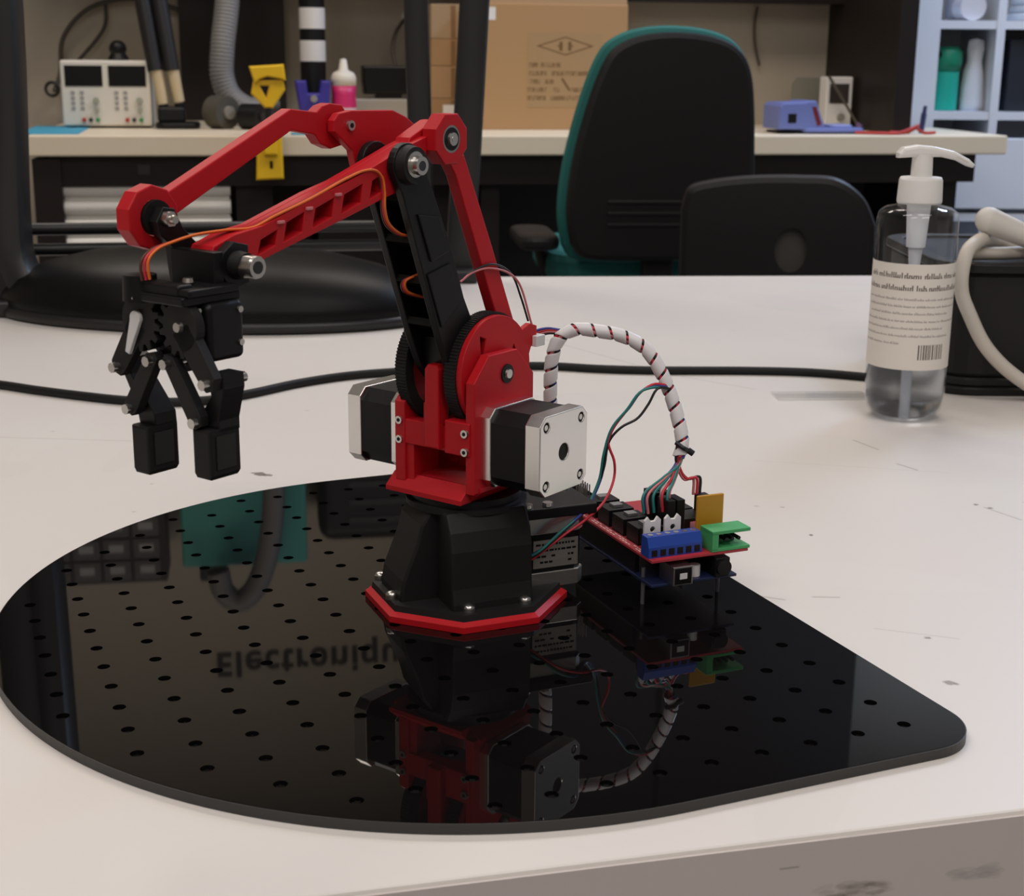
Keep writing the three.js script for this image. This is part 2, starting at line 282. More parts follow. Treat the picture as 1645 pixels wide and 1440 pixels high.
// drive gears
function gearProfile(r0, r1, n, cx, cy) { const p = []; for (let i = 0; i < n; i++) { for (const [k, r] of [[0, r0], [0.28, r0], [0.42, r1], [0.78, r1]]) { const t = (i + k) / n * 2 * Math.PI; p.push([cx + r * Math.cos(t), cy + r * Math.sin(t)]); } } return p; }
{
  const gr = rp('drive_gear', profA(gearProfile(30.7, 31.2, 110, 0, 130.4), 9.5, 16.8, 0.2, []), mat.blackMatt);
  rp('red_face_plate', profA([...arc(0, 130.4, 29.8, -60, 140, 30).map(([b, y]) => [b, y]), ...[[-30, 152], [-36, 150], [-36, 143], [-31, 139]], ...arc(0, 130.4, 29.8, 170, 300, 20)], 16.6, 20.2, 0.5, [[[9, 149], [14, 151], [13, 140], [10.5, 139]], [[-15, 144], [-19, 137.5], [-12, 138]], [[20, 128], [24, 126], [23, 112], [20, 114]]]), mat.red, gr);
  const gl = rp('drive_gear', profA(gearProfile(30.7, 31.2, 110, 0, 130.4), -23.5, -16, 0.2, [{ c: [0, 130.4], r: 25 }]), mat.blackMatt);
  rp('gear_web', profA(ngon(32, 25.5, 0, 0, 130.4), -21.5, -18, 0.2), mat.red, gl);
  rp('shoulder_shaft', mmrod([-24, 130.4, 0], [15, 130.4, 0], 4, 4, 20), mat.steel);
}
// black main arm: two side plates with bracing bars
const E = [60, 240], S = [0, 130.4], W = [172.7, 204], RR = [28, 251];
{
  const side = [...arc(E[0], E[1], 10.5, -20, 150, 12), [40, 224], [27, 197], [17, 171], [10, 158], [-6, 142], [-12, 128], [-4, 118], [12, 117], [28, 134], [36, 152], [50, 189], [64, 226]];
  const bars = [];
  for (const [b, y] of [[59, 224.5], [52, 203.5], [44, 182.5], [36, 160]]) bars.push(profA([[b + 2, y + 2], [b + 3, y - 1.5], [b - 8, y - 5], [b - 9, y - 1]], -8, 8, 0.3));
  const m = rp('main_arm', [profA(side, 7.6, 12, 0.6), profA(side.map(([b, y]) => [b, y]), -12, -7.6, 0.6), ...bars,
    profA([[44, 226], [31, 199], [21, 173], [14, 160], [17, 158], [25, 171], [35, 197], [47, 222]], -8, 8, 0.3),
    profA([[54, 216], [44, 192], [30, 196], [38, 214]], 11.8, 13.2, 0.5), profA([[47, 186], [36, 158], [22, 168], [29, 190]], 11.8, 13, 0.5),
    profA([[26, 150], [12, 158], [-8, 138], [-8, 120], [12, 118], [24, 130]], -9, 9, 0.6)], mat.black);
  rp('elbow_boss', [mmrod([12, E[1], E[0]], [17, E[1], E[0]], 9.6, 8.8, 28)], mat.blackMatt, m);
  const n = rp('elbow_nut', [mmrod([17, E[1], E[0]], [21, E[1], E[0]], 4.8, 4.4, 24)], mat.steel, m);
  rp('bolt_end', [mmrod([20.8, E[1], E[0]], [21.2, E[1], E[0]], 2.4, 2.4, 16)], M([0.05, 0.055, 0.06], 0.4, 0.6), m);
  rp('washer', [mmrod([16.8, E[1] + 0.5, E[0] + 0.5], [17.5, E[1] + 0.5, E[0] + 0.5], 6.2, 6.2, 24)], mat.steel, m);
}
// red forearm, boxed with open windows on its side
{
  const lower = [[181, 196], [168, 198.5], [154, 203], [130, 209.3], [100, 217], [74, 224], [60, 227.5], [49, 233], [40, 241]];
  const upper = [[40, 252.5], [56, 248], [79, 240], [97, 234], [115, 229.6], [130, 225], [152, 218.3], [168, 216], [180, 212], [184, 204]];
  const out = [...upper, ...lower];
  const yLo = (b) => { for (let i = 1; i < lower.length; i++) if (b >= lower[i][0]) { const [p, q] = [lower[i - 1], lower[i]]; return q[1] + (p[1] - q[1]) * (b - q[0]) / (p[0] - q[0]); } return 241; };
  const holes = [[143, 155], [126, 139], [106.5, 120.5], [87, 101.5], [72.5, 82]].map(([b0, b1]) => [[b0 + 1.2, yLo(b0) + 3.4], [b0 - 0.4, yLo(b0) + 12 - (b0 > 140 ? 2 : 0)], [b1 - 2.2, yLo(b1) + 11.6 - (b0 > 140 ? 2 : 0)], [b1, yLo(b1) + 3.2]]);
  const rear = [...arc(RR[0], RR[1], 9, 60, 300, 14), [44, 239], [52, 244], [48, 252]];
  const f = rp('forearm', [profA(out, -7, -2.5, 0.5), profA(out, -2.6, 7, 0.5, holes), profA(rear, -6, 3.2, 0.5), profA([...arc(W[0], W[1], 8.5, -90, 90, 12), [160, 213], [160, 199]], -6.8, 6.8, 0.5)], mat.red);
  for (const b of [104, 123, 141]) rp('cable_clip', mmspan(6.8, 8.2, yLo(b) + 12, yLo(b) + 13.4, b - 2, b + 2, 0.3), mat.wirePink, f);
}
// rod on the right from the gear up to the rear of the forearm
{
  const r = rp('rear_link', [profA(ngon(8, 13.2, 22.5, RR[0], RR[1]), 4, 13, 0.7, [{ c: RR, r: 7.5 }]), profA([[31, 242.5], [17.5, 243], [16, 240], [-6, 195], [-20, 165], [-27, 150], [-17, 146], [-10, 158], [9, 200], [24, 233]], 5.5, 12.5, 0.7)], mat.red);
  rp('bearing', [mmrod([5, RR[1], RR[0]], [12.9, RR[1], RR[0]], 7.5, 7.5, 32)], M([0.42, 0.41, 0.38], 0.3, 1), r);
  rp('bearing_seal', mmrod([12, RR[1], RR[0]], [13.1, RR[1], RR[0]], 5.6, 5.6, 28), mat.black, r);
  rp('bolt_head', [mmrod([12, RR[1], RR[0]], [14.4, RR[1], RR[0]], 3.6, 3.2, 24), mmrod([14.3, RR[1], RR[0]], [14.6, RR[1], RR[0]], 1.6, 1.6, 6)], mat.steel, r);
}
// left side: triangle plate, bent upper link, hidden rear bar
{
  const tri = rp('triangle_plate', profA([[82.5, 255.5], [82.5, 260.5], [79, 263.8], [70, 265], [40, 264.5], [30, 261], [20, 255], [16, 249], [22, 243], [52, 229], [66, 232], [70, 246]], -19, -14.5, 0.6), mat.red);
  screwA(-14.5, 71.8, 258, 1.6, 2.6, tri); screwA(-14.5, 26.8, 253.6, 1.4, 1.8, tri);
  rp('spacer', [mmrod([-15, E[1], E[0]], [-11, E[1], E[0]], 6, 6, 20)], mat.red, tri);
  const up = rp('upper_link', [profA([[186, 233.5], [183, 232], [105, 266.3], [88, 264.6], [84, 267.3], [79, 268.4], [71, 267.5], [66, 262], [66, 254], [71, 248.5], [79, 247], [86, 249.5], [90, 254], [105, 256.5], [176, 223.5], [180, 214]], -27, -20, 0.6),
    profA(ngon(10, 14, 18, 189.5, 223), -27.5, -19, 0.7, [{ c: [189, 223], r: 8.6 }])], mat.red);
  rp('rear_bar', profA([[30, 257], [22, 257], [-24, 152], [-16, 148]], -27, -21, 0.5), mat.red);
}
// wrist bracket
{
  const w = rp('wrist_bracket', [
    profA([...arc(W[0], W[1], 9.4, -100, 40, 12).reverse().map((p) => p), [166, 196], [166, 212], [174, 214]].map(([b, y]) => [Math.max(165, b), y]), 7.6, 13, 0.5),
    mmspan(-14, 13, 195.5, 210.5, 180.5, 186, 0.6),
    profA([[168, 195], [184, 195], [186, 211], [192, 216], [194, 222], [190, 228], [184, 227], [180, 219], [172, 211], [166, 206]], -17.5, -12, 0.5),
  ], mat.black);
  rp('wrist_boss', [mmrod([13, W[1], W[0]], [19, W[1], W[0]], 6.2, 5.6, 24)], mat.blackMatt, w);
  rp('wrist_nut', [mmrod([18.6, W[1], W[0]], [25, W[1], W[0]], 5.4, 5, 6), mmrod([24, W[1], W[0]], [25.4, W[1], W[0]], 4.9, 4.6, 24)], mat.steel, w);
  rp('bolt_end', [mmrod([25.2, W[1], W[0]], [25.7, W[1], W[0]], 2.7, 2.7, 20)], M([0.04, 0.042, 0.046], 0.4, 0.6), w);
  rp('upper_pivot_screw', [mmrod([-20, 223, 188.5], [-9.5, 223, 188.5], 2, 2, 16), mmrod([-12, 223, 188.5], [-9, 223, 188.5], 3.6, 3.4, 6), mmrod([-9.2, 223, 188.5], [-6.5, 223, 188.5], 2, 1.8, 14)], mat.steel, w);
  rp('pivot_washer', [mmrod([-20, 223, 188.5], [-17.5, 223, 188.5], 7.6, 7.6, 24)], mat.rubber, w);
}
// gripper
{
  const g = rp('gripper_body', [
    mmspan(-15, 21, 166, 191, 177, 197.5, 3), mmspan(-18, 18, 190.5, 194.5, 176, 208, 1), mmspan(-6, 20, 194, 197.5, 178, 206, 1),
    mmrod([-14, 190, 203], [-14, 201, 203], 7.5, 7, 28), mmspan(-14, 14, 193.5, 199, 198, 206.5, 1.4), mmspan(-17, 15, 169, 191, 195, 199.5, 1), mmspan(-8, 4, 160, 170, 190, 199, 1),
    profB([[-6, 176], [3, 176], [6, 164], [-2, 160.5], [-11, 164]], 194, 199, 0.5),
  ], mat.black);
  for (const [a, y, b] of [[-13, 191.5, 209], [16.5, 188, 199.5]]) rp('screw', mmrod([a - 2, y, b], [a + 2, y + 0.4, b], 1, 1, 10), mat.steel, g);
  rp('top_screw', mmrod([6, 198.5, 194], [6, 200.3, 194], 2.6, 2.2, 14), mat.steel, g);
  for (const [y, b] of [[187, 180], [173, 180]]) rp('screw', mmrod([21, y, b], [22, y, b], 1.5, 1.4, 10), mat.steel, g);
  const cx = -1.7;
  for (const s of [-1, 1]) { // two mirrored finger linkages
    const gx = cx + s * 13, gy = 181.5, mir = (pts) => pts.map(([a, y]) => [cx + s * a, y]);
    const teeth = gearProfile(10.5, 13.4, 14, gx, gy).map(([a, y]) => { const q = Math.hypot(a - gx, y - gy); return s * (a - gx) > 2 ? [gx + (a - gx) * 10.5 / q, gy + (y - gy) * 10.5 / q] : [a, y]; });
    const arm = rp('gear_arm', [profB(teeth, 200, 204.5, 0.2), profB(mir([[8, 178], [18, 184], [32.5, 162], [31.5, 157], [27, 155.5], [24, 158]]), 200, 204.5, 0.4)], mat.blackMatt);
    rp('pivot_screw', mmrod([gx, gy, 204], [gx, gy, 206.4], s > 0 ? 2.6 : 2, 2, 14), mat.steel, arm);
    const ln = rp('inner_link', profB(mir([[1.5, 166], [3.5, 169], [8.5, 168], [24, 145], [24, 141], [20, 139], [17, 141]]), 200.5, 205.5, 0.5), mat.blackMatt);
    rp('link_screw', [mmrod([cx + s * 5.4, 165.2, 197], [cx + s * 5.4, 165.2, 208.4], 2.3, 2.3, 8)], mat.steel, ln);
    rp('link_screw', [mmrod([cx + s * 21, 142.2, 190], [cx + s * 21, 142.2, 208], 2.3, 2.3, 8)], mat.steel, ln);
    const pad = s > 0 ? [16.3, 27.3, 118] : [-23, -12, 113.5], yT = pad[2] + 21.5, po = s > 0 ? pad[1] : pad[0];
    const fin = rp('finger', [profB(s > 0 ? mir([[24, 163], [32.5, 163], [33, 157], [29, 143], [29, 138], [18, 138], [18, 144], [25, 153]]) : [[-34.5, 166], [-28, 163], [-27, 156], [-13, 140], [-12.5, 134], [-23, 134], [-25, 143], [-33, 157]], 188, 200, 0.5)], mat.black);
    rp('finger_pad', profB([[pad[0], yT], [pad[1], yT], [pad[1], pad[2] + 2], [pad[1] - 1.5, pad[2]], [pad[0] + 1.5, pad[2]], [pad[0], pad[2] + 2]], 188, 205, 1.2), mat.rubber, fin);
    rp('pad_recess', mmspan(pad[1] - 0.2, pad[1] + 0.4, pad[2] + 4, pad[2] + 19, 191, 202, 0.3), mat.gloss, fin);
    rp('pivot_bolt', [mmrod([cx + s * 28.4, 159.5, 184], [cx + s * 28.4, 159.5, 208], 2.3, 2.3, 8)], mat.steel, fin);
    if (s < 0) rp('servo_horn', profB([...arc(gx, gy + 1, 3.3, -10, 190, 12), [gx - 7.5, 167.5], [gx - 5, 166.5]], 204.5, 206.5, 0.4), mat.nylon, arm);
  }
}
// servo ribbon cable: orange, red and brown wires side by side
{
  const path = [[-4, 200, 206], [-4, 204, 206.6], [-4, 208.2, 206], [-4, 212, 201.3], [-3, 214.5, 193], [-1, 216.6, 183], [2, 217.6, 168], [4.5, 217.8, 155], [6.4, 221.8, 144], [6.6, 228, 121], [6.6, 235.6, 97], [7.4, 238.6, 85], [7.8, 238, 78], [8, 234.5, 74], [8.2, 228, 72.8], [8, 220, 72.5], [7, 213, 69], [6.4, 207, 60], [6, 203, 46], [6, 195, 41], [5.5, 187, 40], [1, 182, 50], [0, 177, 48], [0, 172, 34]];
  const c = new THREE.Group(); c.name = 'servo_cable'; robot.add(c);
  [[mat.orange, 0], [mat.wireRed, -1.25], [mat.brown, -2.5]].forEach(([m, d], i) => mesh(['orange_wire', 'red_wire', 'brown_wire'][i], tube(path.map(([a, y, b]) => [(a + d * 0.9) * K, (y - (i ? 0.25 * i : 0)) * K, (b + (b > 195 ? -d * 0.8 : 0)) * K]), 0.00065, 140, 6), m, c));
}
// thin pair of wires at the rear of the arm
{
  const c = new THREE.Group(); c.name = 'limit_switch_wires'; robot.add(c);
  mesh('wire', tube([[0.011, 0.180, 0.017], [0.012, 0.184, 0.008], [0.014, 0.186, -0.004], [0.012, 0.178, -0.024], [0.013, 0.165, -0.031], [0.015, 0.152, -0.035]], 0.0006, 50, 6), mat.wireBlack, c);
  mesh('wire', tube([[0.011, 0.179, 0.019], [0.012, 0.183, 0.010], [0.014, 0.184, -0.003], [0.014, 0.175, -0.026], [0.016, 0.150, -0.037]], 0.0006, 50, 6), mat.wirePink, c);
  mesh('connector', mmspan(17, 23, 139, 145, -40, -32, 0.5), mat.nylon, c);
}

// ---------------------------------------------------------------- controller board stack
{
  const t = thing('controller_board', 'stacked red and blue circuit boards with blue and green terminals behind the robot arm', 'circuit board', [0.1004, T, 0.0226], gridTurn);
  const pcb = M([0.012, 0.02, 0.07], 0.35), shield = M([0.42, 0.03, 0.045], 0.4), blk = mat.black;
  const low = mesh('lower_board', mmspan(0, 53.3, 14, 15.6, -101.6, 0, 0.3), pcb, t);
  for (const [x, z] of [[2.5, -14], [50.8, -15.5], [2.5, -97], [50.8, -90]]) mesh('standoff', mmrod([x, 0, z], [x, 21, z], 1.1, 1.1, 10), M([0.12, 0.12, 0.13], 0.4), low);
  const usb = mesh('usb_socket', mmspan(10, 22, 15.6, 26.4, -10, 6, 0.4), M([0.45, 0.45, 0.45], 0.3, 1), low);
  mesh('usb_opening', mmspan(11, 21, 16.5, 25.4, 5.6, 6.2), mat.gloss, low); mesh('usb_tongue', mmspan(13.8, 18.2, 19.4, 22.6, 5.8, 6.6), mat.nylon, low);
  const jack = mesh('power_jack', [mmspan(38.5, 47.5, 15.6, 26.5, -12, 2, 0.6), mmrod([43, 21.4, 1], [43, 21.4, 4], 4.4, 4.4, 20)], blk, low);
  for (const x of [1.4, 49.5]) mesh('header_strip', mmspan(x, x + 2.6, 15.6, 28.5, -96, -22), blk, low);
  mesh('capacitor', mmrod([30, 15.6, -6], [30, 22, -6], 3, 3, 18), mat.alu, low);
  const top = mesh('shield_board', mmspan(-1, 59, 28.5, 30.1, -101, 1.4, 0.3), shield, t);
  // legend printing along the near and left margins
  const legend = canvasTex(512, 64, (c, w, h) => { c.fillStyle = '#b84a50'; c.fillRect(0, 0, w, h); c.fillStyle = '#f3d9d4'; for (let r = 0; r < 2; r++) for (let x = 4; x < w - 10;) { const q = 5 + 16 * rnd(); if (rnd() < 0.75) c.fillRect(x, 10 + r * 26, q, 12); x += q + 6; } });
  const lm = M(0xffffff, 0.5); lm.map = legend;
  const lg = mesh('printed_legend', new THREE.BoxGeometry(0.092, 0.0002, 0.004), lm, top); lg.position.set(0.0016, 0.0302, -0.05); lg.rotation.y = Math.PI / 2;
  const lg2 = mesh('printed_legend', new THREE.BoxGeometry(0.03, 0.0002, 0.0028), M([0.55, 0.03, 0.05], 0.4), top); lg2.position.set(0.017, 0.0302, -0.0002);
  const blueM = M([0.015, 0.06, 0.36], 0.4);
  const bt = mesh('terminal_block', [profA([[-2.2, 30], [-2.2, 36], [-4.5, 41.5], [-11, 41.5], [-11.5, 30]], -1, 32, 0.4)], blueM, top);
  for (let i = 0; i < 6; i++) { mesh('wire_opening', mmspan(0.8 + i * 5.25, 4.2 + i * 5.25, 31, 34.6, -2.5, -1.9, 0.2), blk, bt); mesh('clamp_screw', mmrod([2.5 + i * 5.25, 41, -7.5], [2.5 + i * 5.25, 41.8, -7.5], 1.6, 1.6, 10), mat.steel, bt); }
  const greenM = M([0.06, 0.38, 0.13], 0.45);
  const gt = mesh('power_plug', [mmspan(36, 60, 30.2, 32, -12, 1.5, 0.3), mmspan(36, 60, 40, 42, -12, 1.5, 0.3), mmspan(36, 40, 31, 41, -12, 1.5, 0.3), mmspan(40, 56, 31, 41, -12, -9, 0.3)], greenM, top);
  for (let i = 0; i < 4; i++) mesh('pin', mmrod([42 + i * 4, 36, -9], [42 + i * 4, 36, -0.5], 1.1, 1.1, 8), mat.black, gt);
  mesh('fuse', mmspan(36.5, 53.5, 30.1, 57, -19, -17, 0.8), M([0.5, 0.24, 0.015], 0.45), top);
  for (let i = 0; i < 2; i++) { const f = mesh('power_transistor', [mmspan(3 + i * 12.5, 13 + i * 12.5, 33, 42, -20.5, -16.5, 0.4)], blk, top); mesh('metal_tab', profB([[3 + i * 12.5, 33], [3 + i * 12.5, 47], [5 + i * 12.5, 49], [6.8 + i * 12.5, 46.5], [9.2 + i * 12.5, 46.5], [11 + i * 12.5, 49], [13 + i * 12.5, 47], [13 + i * 12.5, 33]], -17, -15.2, 0.2, [{ c: [8 + i * 12.5, 42], r: 1.8 }]), mat.alu, f); }
  for (let i = 0; i < 4; i++) { const d = mesh('driver_module', mmspan(4, 20, 38, 40, -38 - i * 18, -24 - i * 18, 0.3), blk, top); mesh('driver_headers', [mmspan(4, 7, 30, 38, -38 - i * 18, -24 - i * 18), mmspan(17, 20, 30, 38, -38 - i * 18, -24 - i * 18)], blk, d); mesh('driver_chip', mmspan(9, 15, 40, 41.5, -34 - i * 18, -28 - i * 18), M([0.3, 0.3, 0.3], 0.4, 0.6), d); }
  for (let i = 0; i < 2; i++) { const d = mesh('driver_module', mmspan(36, 52, 38, 40, -46 - i * 18, -30 - i * 18, 0.3), blk, top); mesh('driver_headers', mmspan(36, 40, 30, 38, -46 - i * 18, -30 - i * 18), blk, d); }
  for (let i = 0; i < 4; i++) mesh('motor_connector', mmspan(23 + (i % 2) * 6, 28 + (i % 2) * 6, 30, 53, -38 - (i >> 1) * 17, -26 - (i >> 1) * 17, 0.4), blk, top);
  mesh('sensor_connector', mmspan(50, 57, 40, 50, -44, -38, 0.4), blk, top);
  for (let i = 0; i < 10; i++) mesh('header_pin', mmspan(2 + (i % 2) * 2.5, 2.6 + (i % 2) * 2.5, 30, 48, -100 + (i >> 1) * 3, -99.4 + (i >> 1) * 3), mat.steel, top);
  for (let i = 0; i < 3; i++) mesh('resistor', mmspan(26 + i * 5, 29 + i * 5, 30, 34, -22, -19, 0.4), M([0.35, 0.3, 0.27], 0.5), top);
}

// ---------------------------------------------------------------- cable harness: spiral wrapped bundle plus loose wires
{
  const t = thing('cable_harness', 'coloured wires in a white spiral wrap arching from the robot arm to the boards', 'cable', [0, 0, 0]);
  const sp = [[0.0440, 0.066, -0.05], [0.0462, 0.085, -0.05], [0.0466, 0.1016, -0.05], [0.0464, 0.116, -0.05], [0.0475, 0.1324, -0.05], [0.0515, 0.1425, -0.05], [0.0603, 0.1472, -0.05], [0.0726, 0.1462, -0.05], [0.0867, 0.1435, -0.05], [0.0992, 0.1371, -0.048], [0.1077, 0.1257, -0.045], [0.1143, 0.1113, -0.042], [0.1190, 0.0967, -0.038], [0.1212, 0.0838, -0.034], [0.1192, 0.0775, -0.032]];
  const curve = new THREE.CatmullRomCurve3(sp.map(V3)), N = 700, fr = curve.computeFrenetFrames(N, false);
  const at = (s, th, r) => { const i = Math.max(0, Math.min(N, Math.round(s * N))), p = curve.getPointAt(Math.max(0, Math.min(1, s))); return p.addScaledVector(fr.normals[i], r * Math.cos(th)).addScaledVector(fr.binormals[i], r * Math.sin(th)); };
  const L = curve.getLength(), turns = Math.round(L / 0.0098), half = 0.42 * 0.0098 / L * 1.0, v = [], idx = [], n = turns * 20;
  for (let i = 0; i <= n; i++) { const f = i / n, th = f * turns * 2 * Math.PI, s = f; for (const [ds, r] of [[-half, 0.0036], [-half * 0.8, 0.0040], [half * 0.8, 0.0040], [half, 0.0036]]) v.push(...at(s + ds, th, r).toArray()); }
  for (let i = 0; i < n; i++) for (let k = 0; k < 3; k++) { const a = i * 4 + k, b = a + 1, c = a + 4, d = a + 5; idx.push(a, b, c, b, d, c); }
  const g = new THREE.BufferGeometry(); g.setAttribute('position', new THREE.Float32BufferAttribute(v, 3)); g.setIndex(idx); g.computeVertexNormals();
  mesh('spiral_wrap', g, M([0.76, 0.75, 0.76], 0.35, 0, { side: THREE.DoubleSide }), t);
  const cols = [mat.wireRed, mat.wirePink, mat.wireBlack, mat.wireBlue, mat.wireRed, mat.wireBlack];
  cols.forEach((m, k) => { const pts = []; for (let i = 0; i <= 40; i++) { const s = i / 40; pts.push(at(s, k / cols.length * 6.283 + s * 5, 0.0021).toArray()); } mesh('wire', tube(pts, 0.0012, 120, 6), m, t); });
  // wires leaving the arm to join the wrap
  [[mat.wireBlue, 0], [mat.wireRed, 1], [mat.wirePink, 2], [mat.wireBlack, 3]].forEach(([m, k]) => mesh('wire', tube([[0.029, 0.141 - 0.0012 * k, -0.045 + 0.001 * k], [0.0365, 0.1445 + 0.0014 * (1 - k), -0.048], [0.044, 0.1475 - 0.001 * k, -0.05], [0.053, 0.1465 - 0.0006 * k, -0.05], [0.062, 0.1465, -0.05]], 0.0008, 40, 6), m, t));
  // fan of wires into the connectors on the board
  const end = [0.1190, 0.0775, -0.032];
  const fan = [[mat.wireGreen, 0.0975, 0.0515, -0.009], [mat.wirePink, 0.1000, 0.051, -0.010], [mat.wireGreen, 0.1035, 0.051, -0.012], [mat.wireBlue, 0.0995, 0.0515, -0.016], [mat.wireRed, 0.1085, 0.051, -0.014], [mat.wireGreen, 0.1115, 0.051, -0.014], [mat.wireWhite, 0.1085, 0.052, -0.018], [mat.wirePink, 0.1130, 0.051, -0.018], [mat.wireRed, 0.1300, 0.0545, -0.036], [mat.wireBlack, 0.1320, 0.0545, -0.038], [mat.wirePink, 0.1280, 0.0545, -0.036]];
  fan.forEach(([m, x, y, z], i) => mesh('wire', tube([[end[0] + 0.0012 * Math.cos(i), end[1] + 0.008, end[2] + 0.0012 * Math.sin(i)], [end[0] + 0.0012 * Math.cos(i), end[1] - 0.003, end[2]], [(end[0] * 0.55 + x * 0.45), 0.068 - 0.0004 * i, end[2] * 0.6 + z * 0.4], [x, y + 0.010, z], [x + 0.0006, y, z]], 0.00085, 40, 6), m, t));
  // wires from the base motor up to the wrap
  const m1 = [[0.1140, 0.1164, -0.041], [0.1042, 0.1177, -0.036], [0.0973, 0.1155, -0.034], [0.0905, 0.1061, -0.033], [0.0820, 0.0952, -0.032], [0.0778, 0.0805, -0.032], [0.0757, 0.0658, -0.032], [0.0690, 0.0530, -0.022], [0.0618, 0.0522, 0.0], [0.0530, 0.047, 0.008], [0.0413, 0.037, 0.012], [0.0344, 0.033, 0.012], [0.022, 0.026, 0.010]];
  [[mat.wireBlue, 0], [mat.wireGreen, 0.0012]].forEach(([m, d]) => mesh('wire', tube(m1.map(([x, y, z]) => [x - d, y - d * 0.5, z + d]), 0.0008, 70, 6), m, t));
  mesh('wire', tube([[0.1135, 0.1155, -0.04], [0.106, 0.1165, -0.035], [0.1010, 0.1080, -0.033], [0.0950, 0.1000, -0.032], [0.0860, 0.0950, -0.031], [0.0795, 0.0870, -0.031], [0.0770, 0.0720, -0.031], [0.0735, 0.0600, -0.031], [0.0680, 0.0520, -0.020], [0.0605, 0.0510, 0.001], [0.0520, 0.0455, 0.009], [0.0400, 0.0355, 0.013], [0.0330, 0.031, 0.012], [0.022, 0.025, 0.010]], 0.0008, 70, 6), mat.wireBlack, t);
  mesh('wire', tube([[0.1132, 0.117, -0.041], [0.1035, 0.1187, -0.036], [0.0965, 0.1145, -0.034], [0.0895, 0.1050, -0.033], [0.0815, 0.0942, -0.031], [0.0790, 0.0860, -0.031], [0.0826, 0.0751, -0.031], [0.0828, 0.0658, -0.031], [0.0770, 0.0560, -0.018], [0.0650, 0.0500, 0.0], [0.0540, 0.0445, 0.008], [0.0420, 0.036, 0.012], [0.0340, 0.030, 0.012], [0.022, 0.024, 0.010]], 0.0008, 70, 6), mat.wireRed, t);
  mesh('cable_tie', [tube([[0.1172, 0.086, -0.032], [0.121, 0.084, -0.0285], [0.1248, 0.0815, -0.031]], 0.0014, 20, 6), rod([0.1240, 0.0822, -0.0305], [0.1268, 0.0802, -0.0305], 0.0018, 0.0018, 10)], mat.wireBlack, t);
}

// ---------------------------------------------------------------- cable across the table
{
  const p = [[-1.0, -0.62], [-0.7, -0.60], [-0.52, -0.565], [-0.4390, -0.5345], [-0.3985, -0.5132], [-0.3538, -0.4927], [-0.3104, -0.4760], [-0.2714, -0.4702], [-0.2363, -0.4802], [-0.2081, -0.5055], [-0.1713, -0.5501], [-0.1290, -0.5850], [-0.0829, -0.6055], [-0.0359, -0.6188], [0.0423, -0.6380], [0.0728, -0.6360], [0.1083, -0.6270], [0.1559, -0.6220], [0.2045, -0.6228], [0.2529, -0.6238], [0.3125, -0.6185], [0.3588, -0.6007], [0.380, -0.590], [0.3945, -0.586], [0.4045, -0.588]];
  single('power_cable', 'black power cable snaking across the white table behind the robot arm', 'cable', tube(p.map(([x, z]) => [x, 0.0041, z]), 0.004, 200, 10), mat.rubber);
}
